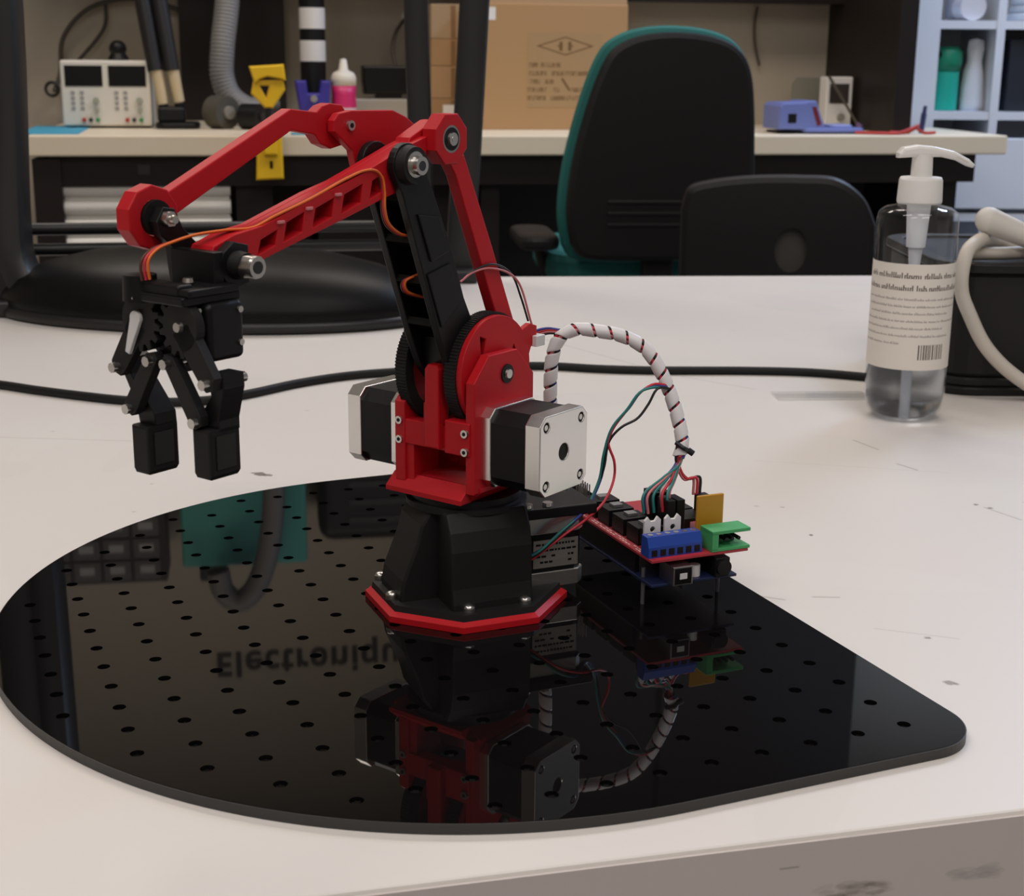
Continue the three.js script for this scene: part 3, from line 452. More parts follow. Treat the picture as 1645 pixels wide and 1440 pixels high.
// ---------------------------------------------------------------- pump bottle
{
  const t = thing('pump_bottle', 'clear hand sanitizer pump bottle with white pump and printed label', 'bottle', [0.361, 0, -0.46]);
  const R = 0.0335;
  const glass = M([0.95, 0.96, 0.97], 0.04, 0, { transmission: 1, thickness: 0, ior: 1.45 });
  mesh('bottle_wall', lathe([[0.0001, 0.0015], [0.022, 0.0006], [0.0275, 0.003], [0.0315, 0.009], [R, 0.02], [R, 0.168], [0.032, 0.174], [0.027, 0.178], [0.015, 0.1805], [0.0135, 0.182]], 56), glass, t);
  mesh('liquid', lathe([[0.0001, 0.0028], [0.0215, 0.0026], [0.0268, 0.005], [0.0305, 0.0105], [0.0323, 0.02], [0.0323, 0.118], [0.0001, 0.118]], 56), M([0.93, 0.95, 0.97], 0.22, 0, { transmission: 1, thickness: 0.06, ior: 1.36, attenuationColor: lin(0.55, 0.58, 0.63), attenuationDistance: 0.12 }), t);
  const img = canvasTex(1024, 700, (c, w, h) => {
    c.fillStyle = '#e2dcd3'; c.fillRect(0, 0, w, h); c.fillStyle = '#77706a';
    const words = (y, x0, x1, hh, a) => { c.fillStyle = `rgba(90,82,76,${a})`; for (let x = x0; x < x1;) { const q = (2 + 9 * rnd()) * hh * 0.5; for (let k = x; k < Math.min(x + q, x1); k += hh * 0.42) { const up = rnd() < 0.3 ? hh * 0.4 : 0; c.fillRect(k, y - up, hh * 0.26, hh * 0.62 + up); if (rnd() < 0.6) c.fillRect(k, y + (rnd() < 0.5 ? 0 : hh * 0.4), hh * 0.42, hh * 0.16); } x += q + hh * 0.5; } };
    words(72, 120, 900, 36, 0.85); words(152, 90, 930, 36, 0.85);
    [[228, 100, 920], [275, 120, 930], [322, 150, 780], [372, 90, 900], [420, 90, 740], [470, 90, 800], [522, 90, 420]].forEach(([y, a, b]) => words(y, a, b, 16, 0.5));
    for (let x = 560; x < 760;) { const q = 3 + 9 * rnd(); c.fillStyle = 'rgba(70,60,52,.85)'; c.fillRect(x, 530, q, 100); x += q + 3 + 8 * rnd(); }
  });
  const lm = M(0xffffff, 0.55, 0, { side: THREE.DoubleSide }); lm.map = img;
  const g = new THREE.CylinderGeometry(R + 0.0003, R + 0.0003, 0.088, 48, 1, true, -1.72, 3.6); g.translate(0, 0.0905, 0);
  const lab = mesh('label', g, lm, t); lab.rotation.y = -0.27;
  mesh('pump_collar', [lathe([[0.0001, 0.181], [0.0178, 0.181], [0.0184, 0.183], [0.0176, 0.2], [0.0165, 0.2025], [0.009, 0.203], [0.0001, 0.203]], 40)], mat.white, t);
  mesh('pump_head', [rod([0, 0.202, 0], [0, 0.221, 0], 0.0088, 0.0082, 28), ...[profB([[-21, 218], [-21, 222], [-17, 226.5], [-5, 228.5], [8, 227.5], [24, 224], [37, 217.5], [42, 213], [40.5, 210.5], [37, 211.5], [28, 216], [14, 219], [-6, 219]], -7, 7, 2.5)]], mat.white, t);
  mesh('dip_tube', [rod([0, 0.145, 0], [0, 0.181, 0], 0.0078, 0.0098, 24), rod([0, 0.128, 0], [0, 0.145, 0], 0.0045, 0.006, 20), rod([0.001, 0.008, 0.0], [0, 0.13, 0], 0.0032, 0.0032, 16)], M([0.82, 0.84, 0.88], 0.4), t);
}
single('clear_strip', 'flat clear plastic strip lying on the table beside the pump bottle', 'plastic strip', box(0.085, 0.002, 0.03, 0, 0.0011, 0, 0.0008), M([0.97, 0.97, 0.97], 0.1, 0, { transmission: 0.8, thickness: 0, ior: 1.45 }), [0.305, 0, -0.53], 0.06);

// ---------------------------------------------------------------- black bin and white cord at the right
{
  const t = thing('black_bin', 'black plastic bin with ribbed foot behind the pump bottle', 'bin', [0.535, 0, -0.655]);
  const rr = (w, d, r) => roundRect(w, d, r);
  mesh('shell', [extrude(rr(0.246, 0.226, 0.04), 0.016, 0.112, 0.004).rotateX(-Math.PI / 2), extrude(rr(0.254, 0.234, 0.042), 0, 0.008, 0.002).rotateX(-Math.PI / 2), extrude(rr(0.25, 0.23, 0.041), 0.008, 0.0165, 0.002).rotateX(-Math.PI / 2)], mat.shell, t);
  mesh('rim', extrude(rr(0.258, 0.238, 0.044), 0.112, 0.121, 0.002, [roundRect(0.226, 0.206, 0.034).reverse()]).rotateX(-Math.PI / 2), mat.shell, t);
  mesh('lid_panel', extrude(rr(0.24, 0.22, 0.036), 0.1, 0.1185, 0.002).rotateX(-Math.PI / 2), mat.gloss, t);
  const c = thing('white_power_cord', 'thick white power cord looped over the black bin with its plug on top', 'cord', [0, 0, 0]);
  mesh('cord', [tube([[0.62, 0.126, -0.66], [0.56, 0.126, -0.62], [0.5, 0.127, -0.61], [0.462, 0.137, -0.58], [0.440, 0.1405, -0.545], [0.4235, 0.133, -0.522], [0.4185, 0.115, -0.515], [0.4200, 0.098, -0.515], [0.4290, 0.078, -0.515], [0.4450, 0.051, -0.516], [0.4710, 0.0262, -0.518], [0.505, 0.0075, -0.515], [0.56, 0.006, -0.5]], 0.0062, 140, 10)], M([0.62, 0.57, 0.5], 0.5), c);
  mesh('cord_loop', tube([[0.436, 0.1265, -0.562], [0.47, 0.127, -0.565], [0.5, 0.127, -0.58], [0.52, 0.127, -0.62]], 0.006, 40, 10), M([0.62, 0.57, 0.5], 0.5), c);
  mesh('plug', [rod([0.452, 0.157, -0.56], [0.515, 0.132, -0.56], 0.012, 0.0085, 16), new THREE.SphereGeometry(0.012, 14, 10).translate(0.452, 0.157, -0.56), rod([0.515, 0.132, -0.56], [0.56, 0.126, -0.57], 0.0075, 0.005, 14)], M([0.66, 0.63, 0.58], 0.5), c);
}

// ---------------------------------------------------------------- black dome and frame stand at the left
{
  const prof = [[0.0001, 0.079], [0.08, 0.0775], [0.15, 0.0715], [0.2, 0.0595], [0.235, 0.043], [0.252, 0.026], [0.255, 0.014], [0.246, 0.004], [0.22, 0.0], [0.0001, 0]];
  const g = lathe(prof.slice().reverse(), 72).scale(1, 1, 0.52);
  const d = thing('black_dome', 'glossy black oval dome lying flat on the table behind the gripper', 'dome cover', [-0.322, 0, -0.94], -0.10);
  mesh('dome_shell', g, M([0.005, 0.005, 0.005], 0.4, 0, { specularIntensity: 0.3 }), d);
  mesh('dome_rim', lathe([[0.244, 0.0], [0.258, 0.002], [0.261, 0.008], [0.256, 0.013], [0.246, 0.014]], 72).scale(1, 1, 0.52), mat.frame, d);
}
{
  const t = thing('frame_stand', 'black steel frame with leaning uprights and two cross bars standing behind the dome', 'stand', [0, 0, 0]);
  const post = (name, pts, w, dpt) => { // flat bar swept along a bent centre line, edges chamfered
    const cv = new THREE.CatmullRomCurve3(pts.map(V3)), n = 30, sec = roundRect(w, dpt, 0.007, 0, 0, 2), m = sec.length, v = [], idx = [];
    for (let i = 0; i <= n; i++) { const p = cv.getPointAt(i / n), tg = cv.getTangentAt(i / n), dz = new THREE.Vector3(0, 0, 1), ax = new THREE.Vector3().crossVectors(tg, dz).normalize(); for (const [a, b] of sec) v.push(...p.clone().addScaledVector(ax, a).addScaledVector(dz, b).toArray()); }
    for (let i = 0; i < n; i++) for (let k = 0; k < m; k++) { const a = i * m + k, b = i * m + (k + 1) % m; idx.push(a, b, a + m, b, b + m, a + m); }
    for (let k = 1; k < m - 1; k++) { idx.push(0, k + 1, k); idx.push(n * m, n * m + k, n * m + k + 1); }
    const g = new THREE.BufferGeometry(); g.setAttribute('position', new THREE.Float32BufferAttribute(v, 3)); g.setIndex(idx); g.computeVertexNormals();
    return mesh(name, toCreasedNormals(g, 0.6), mat.frame, t);
  };
  post('upright', [[-0.545, 0.62, -0.95], [-0.548, 0.3, -0.95], [-0.556, 0.1, -0.95], [-0.553, 0.06, -0.947], [-0.535, 0.028, -0.935]], 0.034, 0.05);
  post('upright', [[-0.59, 0.62, -0.97], [-0.592, 0.28, -0.97], [-0.592, 0.1, -0.97], [-0.578, 0.06, -0.965], [-0.555, 0.028, -0.955]], 0.05, 0.045);
  mesh('foot', span(-0.585, -0.505, 0.0, 0.02, -0.965, -0.9, 0.006), mat.frame, t);
  post('upright', [[-0.014, 0.6, -1.24], [-0.0264, 0.366, -1.24], [-0.0372, 0.166, -1.24], [-0.0465, 0.017, -1.24]], 0.039, 0.035);
  post('upright', [[-0.104, 0.6, -1.22], [-0.102, 0.36, -1.22], [-0.098, 0.2, -1.22], [-0.095, 0.018, -1.22]], 0.031, 0.03);
  mesh('foot', span(-0.13, -0.02, 0.0, 0.018, -1.265, -1.195, 0.005), mat.frame, t);
  const bar = (name, y0, y1) => mesh(name, rod([-0.56, y0, -1.0], [-0.085, y1, -1.22], 0.0075, 0.0075, 16), mat.frame, t);
  bar('cross_bar', 0.0905, 0.075); bar('cross_bar', 0.066, 0.05);
}

// ---------------------------------------------------------------- chairs behind the table
function chair(name, label, pos, turn, outline, tealBack, hole, seatY) {
  const t = thing(name, label, 'chair', pos, turn);
  const back = mesh('back_shell', extrude(outline, -0.02, 0.02, 0.012, hole ? [hole] : [], 24), mat.shell, t);
  if (tealBack) {
    mesh('back_cushion', extrude(outline.map(([x, y]) => [x * 1.055 - 0.004, (y - 0.12) * 1.05 + 0.1225]), -0.062, -0.021, 0.018), mat.teal, t);
    for (let i = 0; i < 3; i++) mesh('rib', span(-0.12, 0.13, -0.005 - i * 0.024, 0.003 - i * 0.024, 0.018, 0.0235, 0.002), mat.shell, t);
  }
  if (hole) mesh('back_badge', rod([0.02, -0.014, -0.004], [0.02, -0.014, 0.004], 0.052, 0.052, 32).scale(1, 1, 1), M([0.06, 0.055, 0.048], 0.6), t);
  mesh('back_bracket', span(-0.035, 0.035, seatY - 0.02, hole ? -0.09 : 0.02, -0.035, -0.015, 0.008), mat.shell, t);
  mesh('seat', extrude(roundRect(0.46, 0.44, 0.1), 0, 0.07, 0.02).rotateX(-Math.PI / 2).translate(0, seatY, -0.27), tealBack ? mat.teal : mat.shell, t);
  mesh('gas_column', rod([0, FLOOR + 0.08 - pos[1], -0.27], [0, seatY, -0.27], 0.028, 0.024), mat.frame, t);
  for (let i = 0; i < 5; i++) { const a = i * 1.2566, c = Math.cos(a), s = Math.sin(a), y = FLOOR - pos[1]; const l = mesh('base_leg', rod([0, y + 0.1, -0.27], [0.3 * c, y + 0.065, -0.27 + 0.3 * s], 0.024, 0.016, 10), mat.shell, t); mesh('caster', rod([0.3 * c - 0.015, y + 0.028, -0.27 + 0.3 * s], [0.3 * c + 0.015, y + 0.028, -0.27 + 0.3 * s], 0.028, 0.028, 16), mat.rubber, l); }
  return t;
}
{
  // outlines about the chair's own axis
  const o1 = [[-0.195, -0.09], [-0.205, -0.02], [-0.195, 0.08], [-0.165, 0.2], [-0.13, 0.29], [-0.095, 0.325], [-0.04, 0.343], [0.03, 0.347], [0.1, 0.338], [0.15, 0.315], [0.178, 0.27], [0.19, 0.19], [0.196, 0.06], [0.196, -0.04], [0.18, -0.09], [0.14, -0.12], [-0.14, -0.125]];
  const smooth = (o) => new THREE.SplineCurve([...o, o[0]].map((p) => new THREE.Vector2(...p))).getPoints(80).slice(0, -1).map((p) => [p.x, p.y]);
  const c1 = chair('office_chair', 'tall black and teal office chair pushed up to the workbench', [0.345, 0.0, -2.4], 0.10, smooth(o1), true, null, -0.19);
  mesh('armrest', [extrude(roundRect(0.09, 0.26, 0.04), 0, 0.03, 0.01).rotateX(-Math.PI / 2).translate(-0.26, -0.105, -0.12), rod([-0.25, -0.1, -0.14], [-0.2, -0.24, -0.2], 0.014, 0.016, 10)], mat.shell, c1);
  const o2 = [[-0.165, -0.16], [-0.166, 0.05], [-0.155, 0.085], [-0.12, 0.098], [-0.05, 0.107], [0.03, 0.109], [0.09, 0.105], [0.135, 0.075], [0.158, 0.03], [0.165, -0.16]];
  chair('low_chair', 'low black chair with a round hole in its backrest behind the pump bottle', [0.475, 0.0, -1.72], -0.12, [...o2.slice(0, 1), ...new THREE.SplineCurve(o2.slice(1, 9).map((p) => new THREE.Vector2(...p))).getPoints(40).map((p) => [p.x, p.y]), ...o2.slice(9)], false, Array.from({ length: 28 }, (_, i) => [0.02 + 0.039 * Math.cos(-i / 28 * 6.283), -0.014 + 0.05 * Math.sin(-i / 28 * 6.283)]), -0.25);
}

// ---------------------------------------------------------------- far workbench (bench frame: u along, d into depth)
const BY = 0.0935, b3 = (u, y, d = 0) => benchPoint(u * 1.25, y * 1.25 - 0.0752, d * 1.25), SC = 1.25;
const bt = (name, label, cat, u, d, y = 0.135, group) => thing(name, label, cat, b3(u, y, d), wallTurn, group);
{
  const t = bt('workbench', 'long beige topped workbench along the far wall with dark underframe', 'workbench', 0, 0, 0.135);
  mesh('bench_top', extrude([[-1.165, 0], [1.475, 0], [1.475, 0.49], [1.395, 0.49], [1.395, 0.94], [-1.165, 0.94]], -0.052, 0, 0.004).rotateX(-Math.PI / 2), mat.laminate, t);
  mesh('underframe_rail', span(-1.12, 1.4, -0.13, -0.052, -0.86, -0.03), mat.wenge, t);
  mesh('end_panel', span(-1.16, -1.09, FLOOR - BY, -0.06, -0.85, -0.02), mat.wenge, t); mesh('knee_panel', span(-0.655, -0.56, FLOOR - BY, -0.13, -0.5, -0.05), mat.wenge, t);
  for (const x of [0.02, 1.34]) mesh('leg_panel', span(x - 0.025, x + 0.025, FLOOR - BY, -0.06, -0.85, -0.06), mat.wenge, t);
  mesh('modesty_panel', span(0.03, 1.36, FLOOR - BY + 0.05, -0.13, -0.62, -0.6), mat.darkPanel, t);
  mesh('drawer_unit', span(-0.44, 0.0, FLOOR - BY + 0.02, -0.13, -0.7, -0.12), mat.wenge, t);
  mesh('lock', span(-0.9, -0.87, -0.1, -0.075, -0.029, -0.026), mat.darkPanel, t);
}
{
  const t = bt('workbench_hutch', 'dark brown hutch with side panels and shelf on the far workbench', 'hutch', 0, 0, 0.135);
  mesh('side_panel', span(1.172, 1.225, 0, 1.0, -0.93, -0.09), mat.wenge, t);
  mesh('shelf', span(0.46, 1.172, 0.365, 0.4, -0.625, -0.5), mat.wenge, t);
  mesh('shelf', span(-1.12, 0.43, 0.475, 0.505, -0.93, -0.62), mat.wenge, t);
  mesh('back_board', span(0.46, 1.172, 0, 0.96, -0.65, -0.625), mat.wall, t);
  mesh('shelf', span(-1.6, 0.43, 0.85, 0.89, -0.93, -0.5), mat.wenge, t);
  mesh('divider_panel', span(-0.82, -0.5, 0, 0.85, -0.93, -0.88), mat.wenge, t);
  mesh('side_panel', span(0.43, 0.46, 0.36, 0.96, -0.93, -0.45), mat.wenge, t);
  mesh('side_panel', span(-1.64, -1.6, 0.4, 0.89, -0.93, -0.5), mat.wenge, t);
}
// white ribbed drawer cabinet under the bench
{
  const t = thing('ribbed_cabinet', 'low white cabinet with ribbed front under the left end of the workbench', 'cabinet', [...b3(-0.71, 0, 0.035)], wallTurn);
  t.position.y = FLOOR;
  const w = M([0.8, 0.775, 0.71], 0.35), y0 = -FLOOR;
  mesh('cabinet_body', span(-0.215, 0.215, 0, y0 - 0.03, -0.42, -0.012), w, t);
  for (let i = 0; i < 7; i++) mesh('front_rib', rod([-0.218, y0 - 0.045 - i * 0.047, -0.012], [0.218, y0 - 0.045 - i * 0.047, -0.012], 0.019, 0.019, 14), w, t);
}
// bench items, left to right
single('blue_sheet', 'bright blue paper sheet at the left end of the workbench', 'paper', box(0.15, 0.002, 0.42, 0, 0.001, 0), M([0.06, 0.36, 0.55], 0.7), b3(-0.90, 0.135, 0.21), wallTurn + 0.02);
{
  const t = bt('bench_power_supply', 'grey twin bench power supply with two black displays on the workbench', 'power supply', -0.80, 0.3);
  mesh('case', span(-0.12, 0.12, 0.006, 0.182, -0.22, 0, 0.006), M([0.68, 0.64, 0.56], 0.5), t);
  for (const s of [-1, 1]) {
    const x = s * 0.058;
    mesh('display', span(x - 0.05, x + 0.05, 0.113, 0.168, 0, 0.002), mat.gloss, t);
    for (let c = 0; c < 2; c++) for (let r = 0; r < 4; r++) mesh('button', span(x - 0.036 + c * 0.024, x - 0.026 + c * 0.024, 0.05 + r * 0.014, 0.058 + r * 0.014, 0, 0.002), M([0.3, 0.29, 0.27], 0.6), t);
    mesh('knob', rod([x + 0.03, 0.075, 0], [x + 0.03, 0.075, 0.012], 0.009, 0.008, 16), M([0.32, 0.33, 0.25], 0.6), t);
    mesh('knob', rod([x + 0.03, 0.05, 0], [x + 0.03, 0.05, 0.012], 0.007, 0.006, 16), M([0.32, 0.33, 0.25], 0.6), t);
    [[0, [0.4, 0.03, 0.02]], [0.018, [0.02, 0.02, 0.02]], [0.037, [0.03, 0.25, 0.06]]].forEach(([dx, c]) => mesh('terminal', rod([x + dx - 0.005, 0.023, 0], [x + dx - 0.005, 0.023, 0.014], 0.006, 0.005, 12), M(c, 0.5), t));
  }
  mesh('foot', [span(-0.11, -0.09, 0, 0.007, -0.2, -0.02), span(0.09, 0.11, 0, 0.007, -0.2, -0.02)], mat.rubber, t);
  const c = thing('mains_lead', 'looped black mains lead hanging on the wall above the power supply', 'cable', [0, 0, 0]);
  mesh('lead', tube([b3(-0.96, 0.205, 0.70), b3(-0.945, 0.25, 0.72), b3(-0.935, 0.33, 0.73), b3(-0.87, 0.40, 0.73), b3(-0.76, 0.425, 0.73), b3(-0.66, 0.40, 0.73), b3(-0.60, 0.36, 0.73), b3(-0.56, 0.30, 0.73)], 0.0075, 80, 8), M([0.05, 0.042, 0.032], 0.6), c);
  mesh('lead', tube([b3(-0.83, 0.42, 0.735), b3(-0.835, 0.36, 0.735), b3(-0.89, 0.29, 0.73), b3(-0.935, 0.245, 0.725), b3(-0.88, 0.225, 0.7), b3(-0.8, 0.215, 0.66), b3(-0.74, 0.24, 0.6)], 0.006, 70, 8), M([0.05, 0.042, 0.032], 0.6), c);
  mesh('hook', new THREE.TorusGeometry(0.02, 0.005, 8, 20).translate(...b3(-0.965, 0.21, 0.70)), mat.frame, c);
  const k = bt('webcam', 'small round black camera on top of the power supply', 'camera', -0.775, 0.36, 0.281);
  mesh('cap', [rod([0, 0.0, 0], [0, 0.02, 0], 0.03, 0.02, 20), new THREE.SphereGeometry(0.024, 16, 12).translate(0, 0.03, 0)], mat.black, k);
}
{
  const t = bt('probe_holder', 'pair of leaning black rods with cream sleeves on a black base', 'tool holder', -0.655, 0.3);
  mesh('base', [extrude(roundRect(0.12, 0.11, 0.03, 0.008), 0, 0.018, 0.006).rotateX(-Math.PI / 2), span(-0.045, 0.03, 0.015, 0.06, -0.03, 0.03, 0.01)], mat.black, t);
  for (const [dx, dy] of [[-0.034, 0], [0.01, 0.006]]) {
    mesh('black_rod', rod([dx - 0.012, 0.155, 0], [dx - 0.055, 0.47, -0.03], 0.0215, 0.024, 20), mat.frame, t);
    mesh('cream_sleeve', rod([dx + 0.004, 0.066 + dy, 0.002], [dx - 0.010, 0.158 + dy, 0.001], 0.0145, 0.0165, 20), M([0.55, 0.44, 0.27], 0.6), t);
    mesh('tip', rod([dx + 0.006, 0.02, 0.003], [dx + 0.004, 0.068, 0.002], 0.011, 0.014, 16), mat.black, t);
  }
}
{
  const t = bt('flexible_hose', 'grey corrugated extraction hose hanging down onto the workbench', 'hose', -0.55, 0.4);
  const path = [[0.03, 0.845, -0.06], [0.03, 0.6, -0.05], [0.022, 0.35, -0.02], [0.004, 0.22, 0], [0.0, 0.14, 0.0], [0.02, 0.085, 0.0], [0.065, 0.052, 0.0], [0.12, 0.046, 0]];
  const cv = new THREE.CatmullRomCurve3(path.map(V3)), n = 260, fr = cv.computeFrenetFrames(n), v = [], idx = [], sg = 16;
  for (let i = 0; i <= n; i++) { const p = cv.getPointAt(i / n), r = 0.034 + 0.0022 * Math.sin(i * 2.1); for (let k = 0; k < sg; k++) { const a = k / sg * 6.2832; v.push(...p.clone().addScaledVector(fr.normals[i], r * Math.cos(a)).addScaledVector(fr.binormals[i], r * Math.sin(a)).toArray()); } }
  for (let i = 0; i < n; i++) for (let k = 0; k < sg; k++) { const a = i * sg + k, b = i * sg + (k + 1) % sg, c = a + sg, d = b + sg; idx.push(a, b, c, b, d, c); }
  const g = new THREE.BufferGeometry(); g.setAttribute('position', new THREE.Float32BufferAttribute(v, 3)); g.setIndex(idx); g.computeVertexNormals();
  mesh('hose_tube', g, M([0.2, 0.195, 0.19], 0.5), t);
  mesh('nozzle', [rod([0.11, 0.046, 0], [0.16, 0.046, 0], 0.036, 0.04, 24)], mat.frame, t);
  const r = thing('wire_spool', 'olive wire spool with a pale core lying beside the hose', 'spool', b3(-0.545, 0.135, 0.28), wallTurn);
  mesh('winding', rod([-0.03, 0.045, -0.02], [0.01, 0.045, 0.02], 0.045, 0.045, 28), M([0.07, 0.065, 0.05], 0.6), r);
  mesh('spool_core', rod([-0.035, 0.045, -0.025], [0.016, 0.045, 0.026], 0.018, 0.018, 20), M([0.25, 0.23, 0.19], 0.6), r);
  const q = thing('wire_spool', 'smaller black wire spool between the olive spool and the yellow clamp', 'spool', b3(-0.545, 0.135, 0.28), wallTurn);
  mesh('winding', rod([0.05, 0.035, 0.02], [0.1, 0.035, 0.05], 0.035, 0.035, 24), mat.black, q);
  mesh('spool_core', rod([0.047, 0.035, 0.018], [0.104, 0.035, 0.0525], 0.012, 0.012, 16), mat.frame, q);
}
{
  const t = bt('yellow_clamp', 'yellow clamp gripping the front edge of the workbench', 'clamp', -0.452, -0.02, 0.135);
  mesh('upper_head', [extrude([[-0.045, 0.172], [0.042, 0.178], [0.046, 0.138], [0.03, 0.142], [0.0, 0.147], [-0.02, 0.14], [-0.032, 0.13]], -0.02, 0.02, 0.004), extrude([[-0.035, 0.138], [0.04, 0.14], [0.044, 0.115], [0.012, 0.07], [-0.008, 0.07], [-0.042, 0.105]], -0.012, 0.012, 0.004, [[[-0.02, 0.125], [-0.004, 0.095], [0.004, 0.125]]])], mat.yellow, t);
  mesh('stem', rod([0.001, -0.005, 0], [-0.0, 0.075, 0], 0.009, 0.011, 14), mat.frame, t);
  mesh('lower_jaw', [extrude([[-0.03, 0.012], [0.032, 0.012], [0.033, -0.105], [-0.036, -0.108]], 0.022, 0.046, 0.005, [[[-0.006, -0.055], [0.012, -0.055], [0.012, -0.085], [-0.006, -0.085]]]), extrude([[-0.022, 0.01], [0.024, 0.01], [0.02, -0.045], [-0.014, -0.045]], 0.044, 0.06, 0.005), span(-0.03, 0.03, 0.002, 0.016, -0.03, 0.046, 0.004)], mat.yellow, t);
}
{
  const t = bt('bench_vice', 'small blue bench vice in front of the banded stand', 'vice', -0.345, 0.4);
  mesh('vice_body', [extrude([[-0.052, 0.13], [-0.02, 0.13], [-0.016, 0.095], [0.016, 0.095], [0.022, 0.13], [0.05, 0.13], [0.046, 0.07], [0.035, 0.02], [0.05, 0.0], [-0.05, 0.0], [-0.036, 0.02]], -0.04, 0.04, 0.005)], M([0.035, 0.025, 0.25], 0.4), t);
  mesh('vice_screw', rod([0, 0.08, 0.03], [0, 0.08, 0.06], 0.01, 0.01, 14), mat.steel, t);
  const c = bt('banded_stand', 'round black stand with two white bands behind the blue vice', 'tool stand', -0.345, 0.48);
  mesh('shaft', rod([0.006, 0, 0], [0.006, 0.62, 0], 0.037, 0.037, 24), mat.black, c);
  for (const y of [0.183, 0.275]) mesh('white_band', rod([0.006, y, 0], [0.006, y + 0.059, 0], 0.0378, 0.0378, 28), M([0.7, 0.68, 0.66], 0.45), c);
}
{
  const t = bt('pink_bottle', 'small pink bottle with white nozzle cap on the workbench', 'bottle', -0.274, 0.4);
  mesh('bottle_body', lathe([[0.0001, 0], [0.034, 0], [0.036, 0.006], [0.036, 0.03], [0.0365, 0.06], [0.034, 0.09], [0.036, 0.118], [0.0001, 0.12]], 32), M([0.55, 0.02, 0.13], 0.4), t);
  mesh('cap', lathe([[0.0001, 0.116], [0.036, 0.116], [0.0365, 0.14], [0.03, 0.152], [0.014, 0.16], [0.009, 0.19], [0.0001, 0.192]], 32), M([0.72, 0.68, 0.6], 0.5), t);
  mesh('label_band', lathe([[0.0366, 0.03], [0.0368, 0.034], [0.0368, 0.05], [0.0366, 0.054]], 32), M([0.6, 0.45, 0.5], 0.5), t);
}
{
  const t = bt('measuring_instrument', 'grey bench instrument with a black screen hood behind the pink bottle', 'instrument', -0.165, 0.52);
  mesh('case', span(-0.1, 0.12, 0.004, 0.075, -0.2, 0, 0.006), M([0.36, 0.34, 0.3], 0.5), t);
  mesh('screen_hood', extrude([[-0.07, 0.172], [0.1, 0.172], [0.1, 0.088], [-0.066, 0.088], [-0.07, 0.13]], -0.1, -0.005, 0.006), mat.gloss, t);
  mesh('neck', span(-0.03, 0.05, 0.07, 0.095, -0.08, -0.03), mat.frame, t);
  mesh('foot', [span(-0.09, -0.07, 0, 0.006, -0.18, -0.02), span(0.09, 0.11, 0, 0.006, -0.18, -0.02)], mat.rubber, t);
  const c = thing('probe_lead', 'thin dark lead with a white tip rising from the black screen', 'cable', [0, 0, 0]);
  mesh('lead', tube([b3(-0.135, 0.27, 0.6), b3(-0.14, 0.31, 0.62), b3(-0.13, 0.35, 0.64), b3(-0.105, 0.385, 0.66)], 0.006, 30, 8), M([0.05, 0.035, 0.025], 0.6), c);
  mesh('lead_tip', rod(b3(-0.106, 0.384, 0.66), b3(-0.1, 0.41, 0.67), 0.01, 0.006, 12), mat.nylon, c);
}
single('blue_card', 'small blue card on the workbench edge beside the yellow clamp', 'card', box(0.075, 0.002, 0.1, 0, 0.001, 0), M([0.05, 0.3, 0.42], 0.7), b3(-0.375, 0.135, 0.06), wallTurn);
single('hanging_wire', 'thin dark wire hanging against the hutch back board', 'wire', tube([b3(0.748, 0.42, 0.492), b3(0.742, 0.38, 0.49), b3(0.746, 0.33, 0.49), b3(0.76, 0.28, 0.49)], 0.004, 30, 8), M([0.09, 0.07, 0.05], 0.6));
// stacked small cartons and the large carton
[[0.151 - 0.016, 0.075], [0.197, 0.085], [0.268, 0.06], [0.318, 0.08]].forEach(([y, h], i) => {
  const c = bt('small_carton', ['lowest small brown carton stacked beside the large carton', 'second small brown carton of the stack beside the large carton', 'third small brown carton of the stack beside the large carton', 'topmost small brown carton of the stack beside the large carton'][i], 'box', -0.01, 0.47, 0.135);
  const y0 = [0, 0.078, 0.172, 0.25][i], hh = [0.078, 0.094, 0.078, 0.1][i];
  mesh('carton', span(-0.065, 0.022, y0 + 0.0005, y0 + hh, -0.2, 0, 0.003), M([[0.34, 0.21, 0.1], [0.38, 0.24, 0.12], [0.36, 0.22, 0.105], [0.36, 0.25, 0.14]][i], 0.85), c);
  mesh('tape', span(-0.006, 0.008, y0 + 0.004, y0 + hh - 0.004, 0, 0.0008), M([0.22, 0.12, 0.05], 0.4), c);
  if (i === 0) mesh('paper_label', span(-0.03, 0.02, y0 + 0.005, y0 + 0.06, 0.0009, 0.0016), mat.white, c);
});
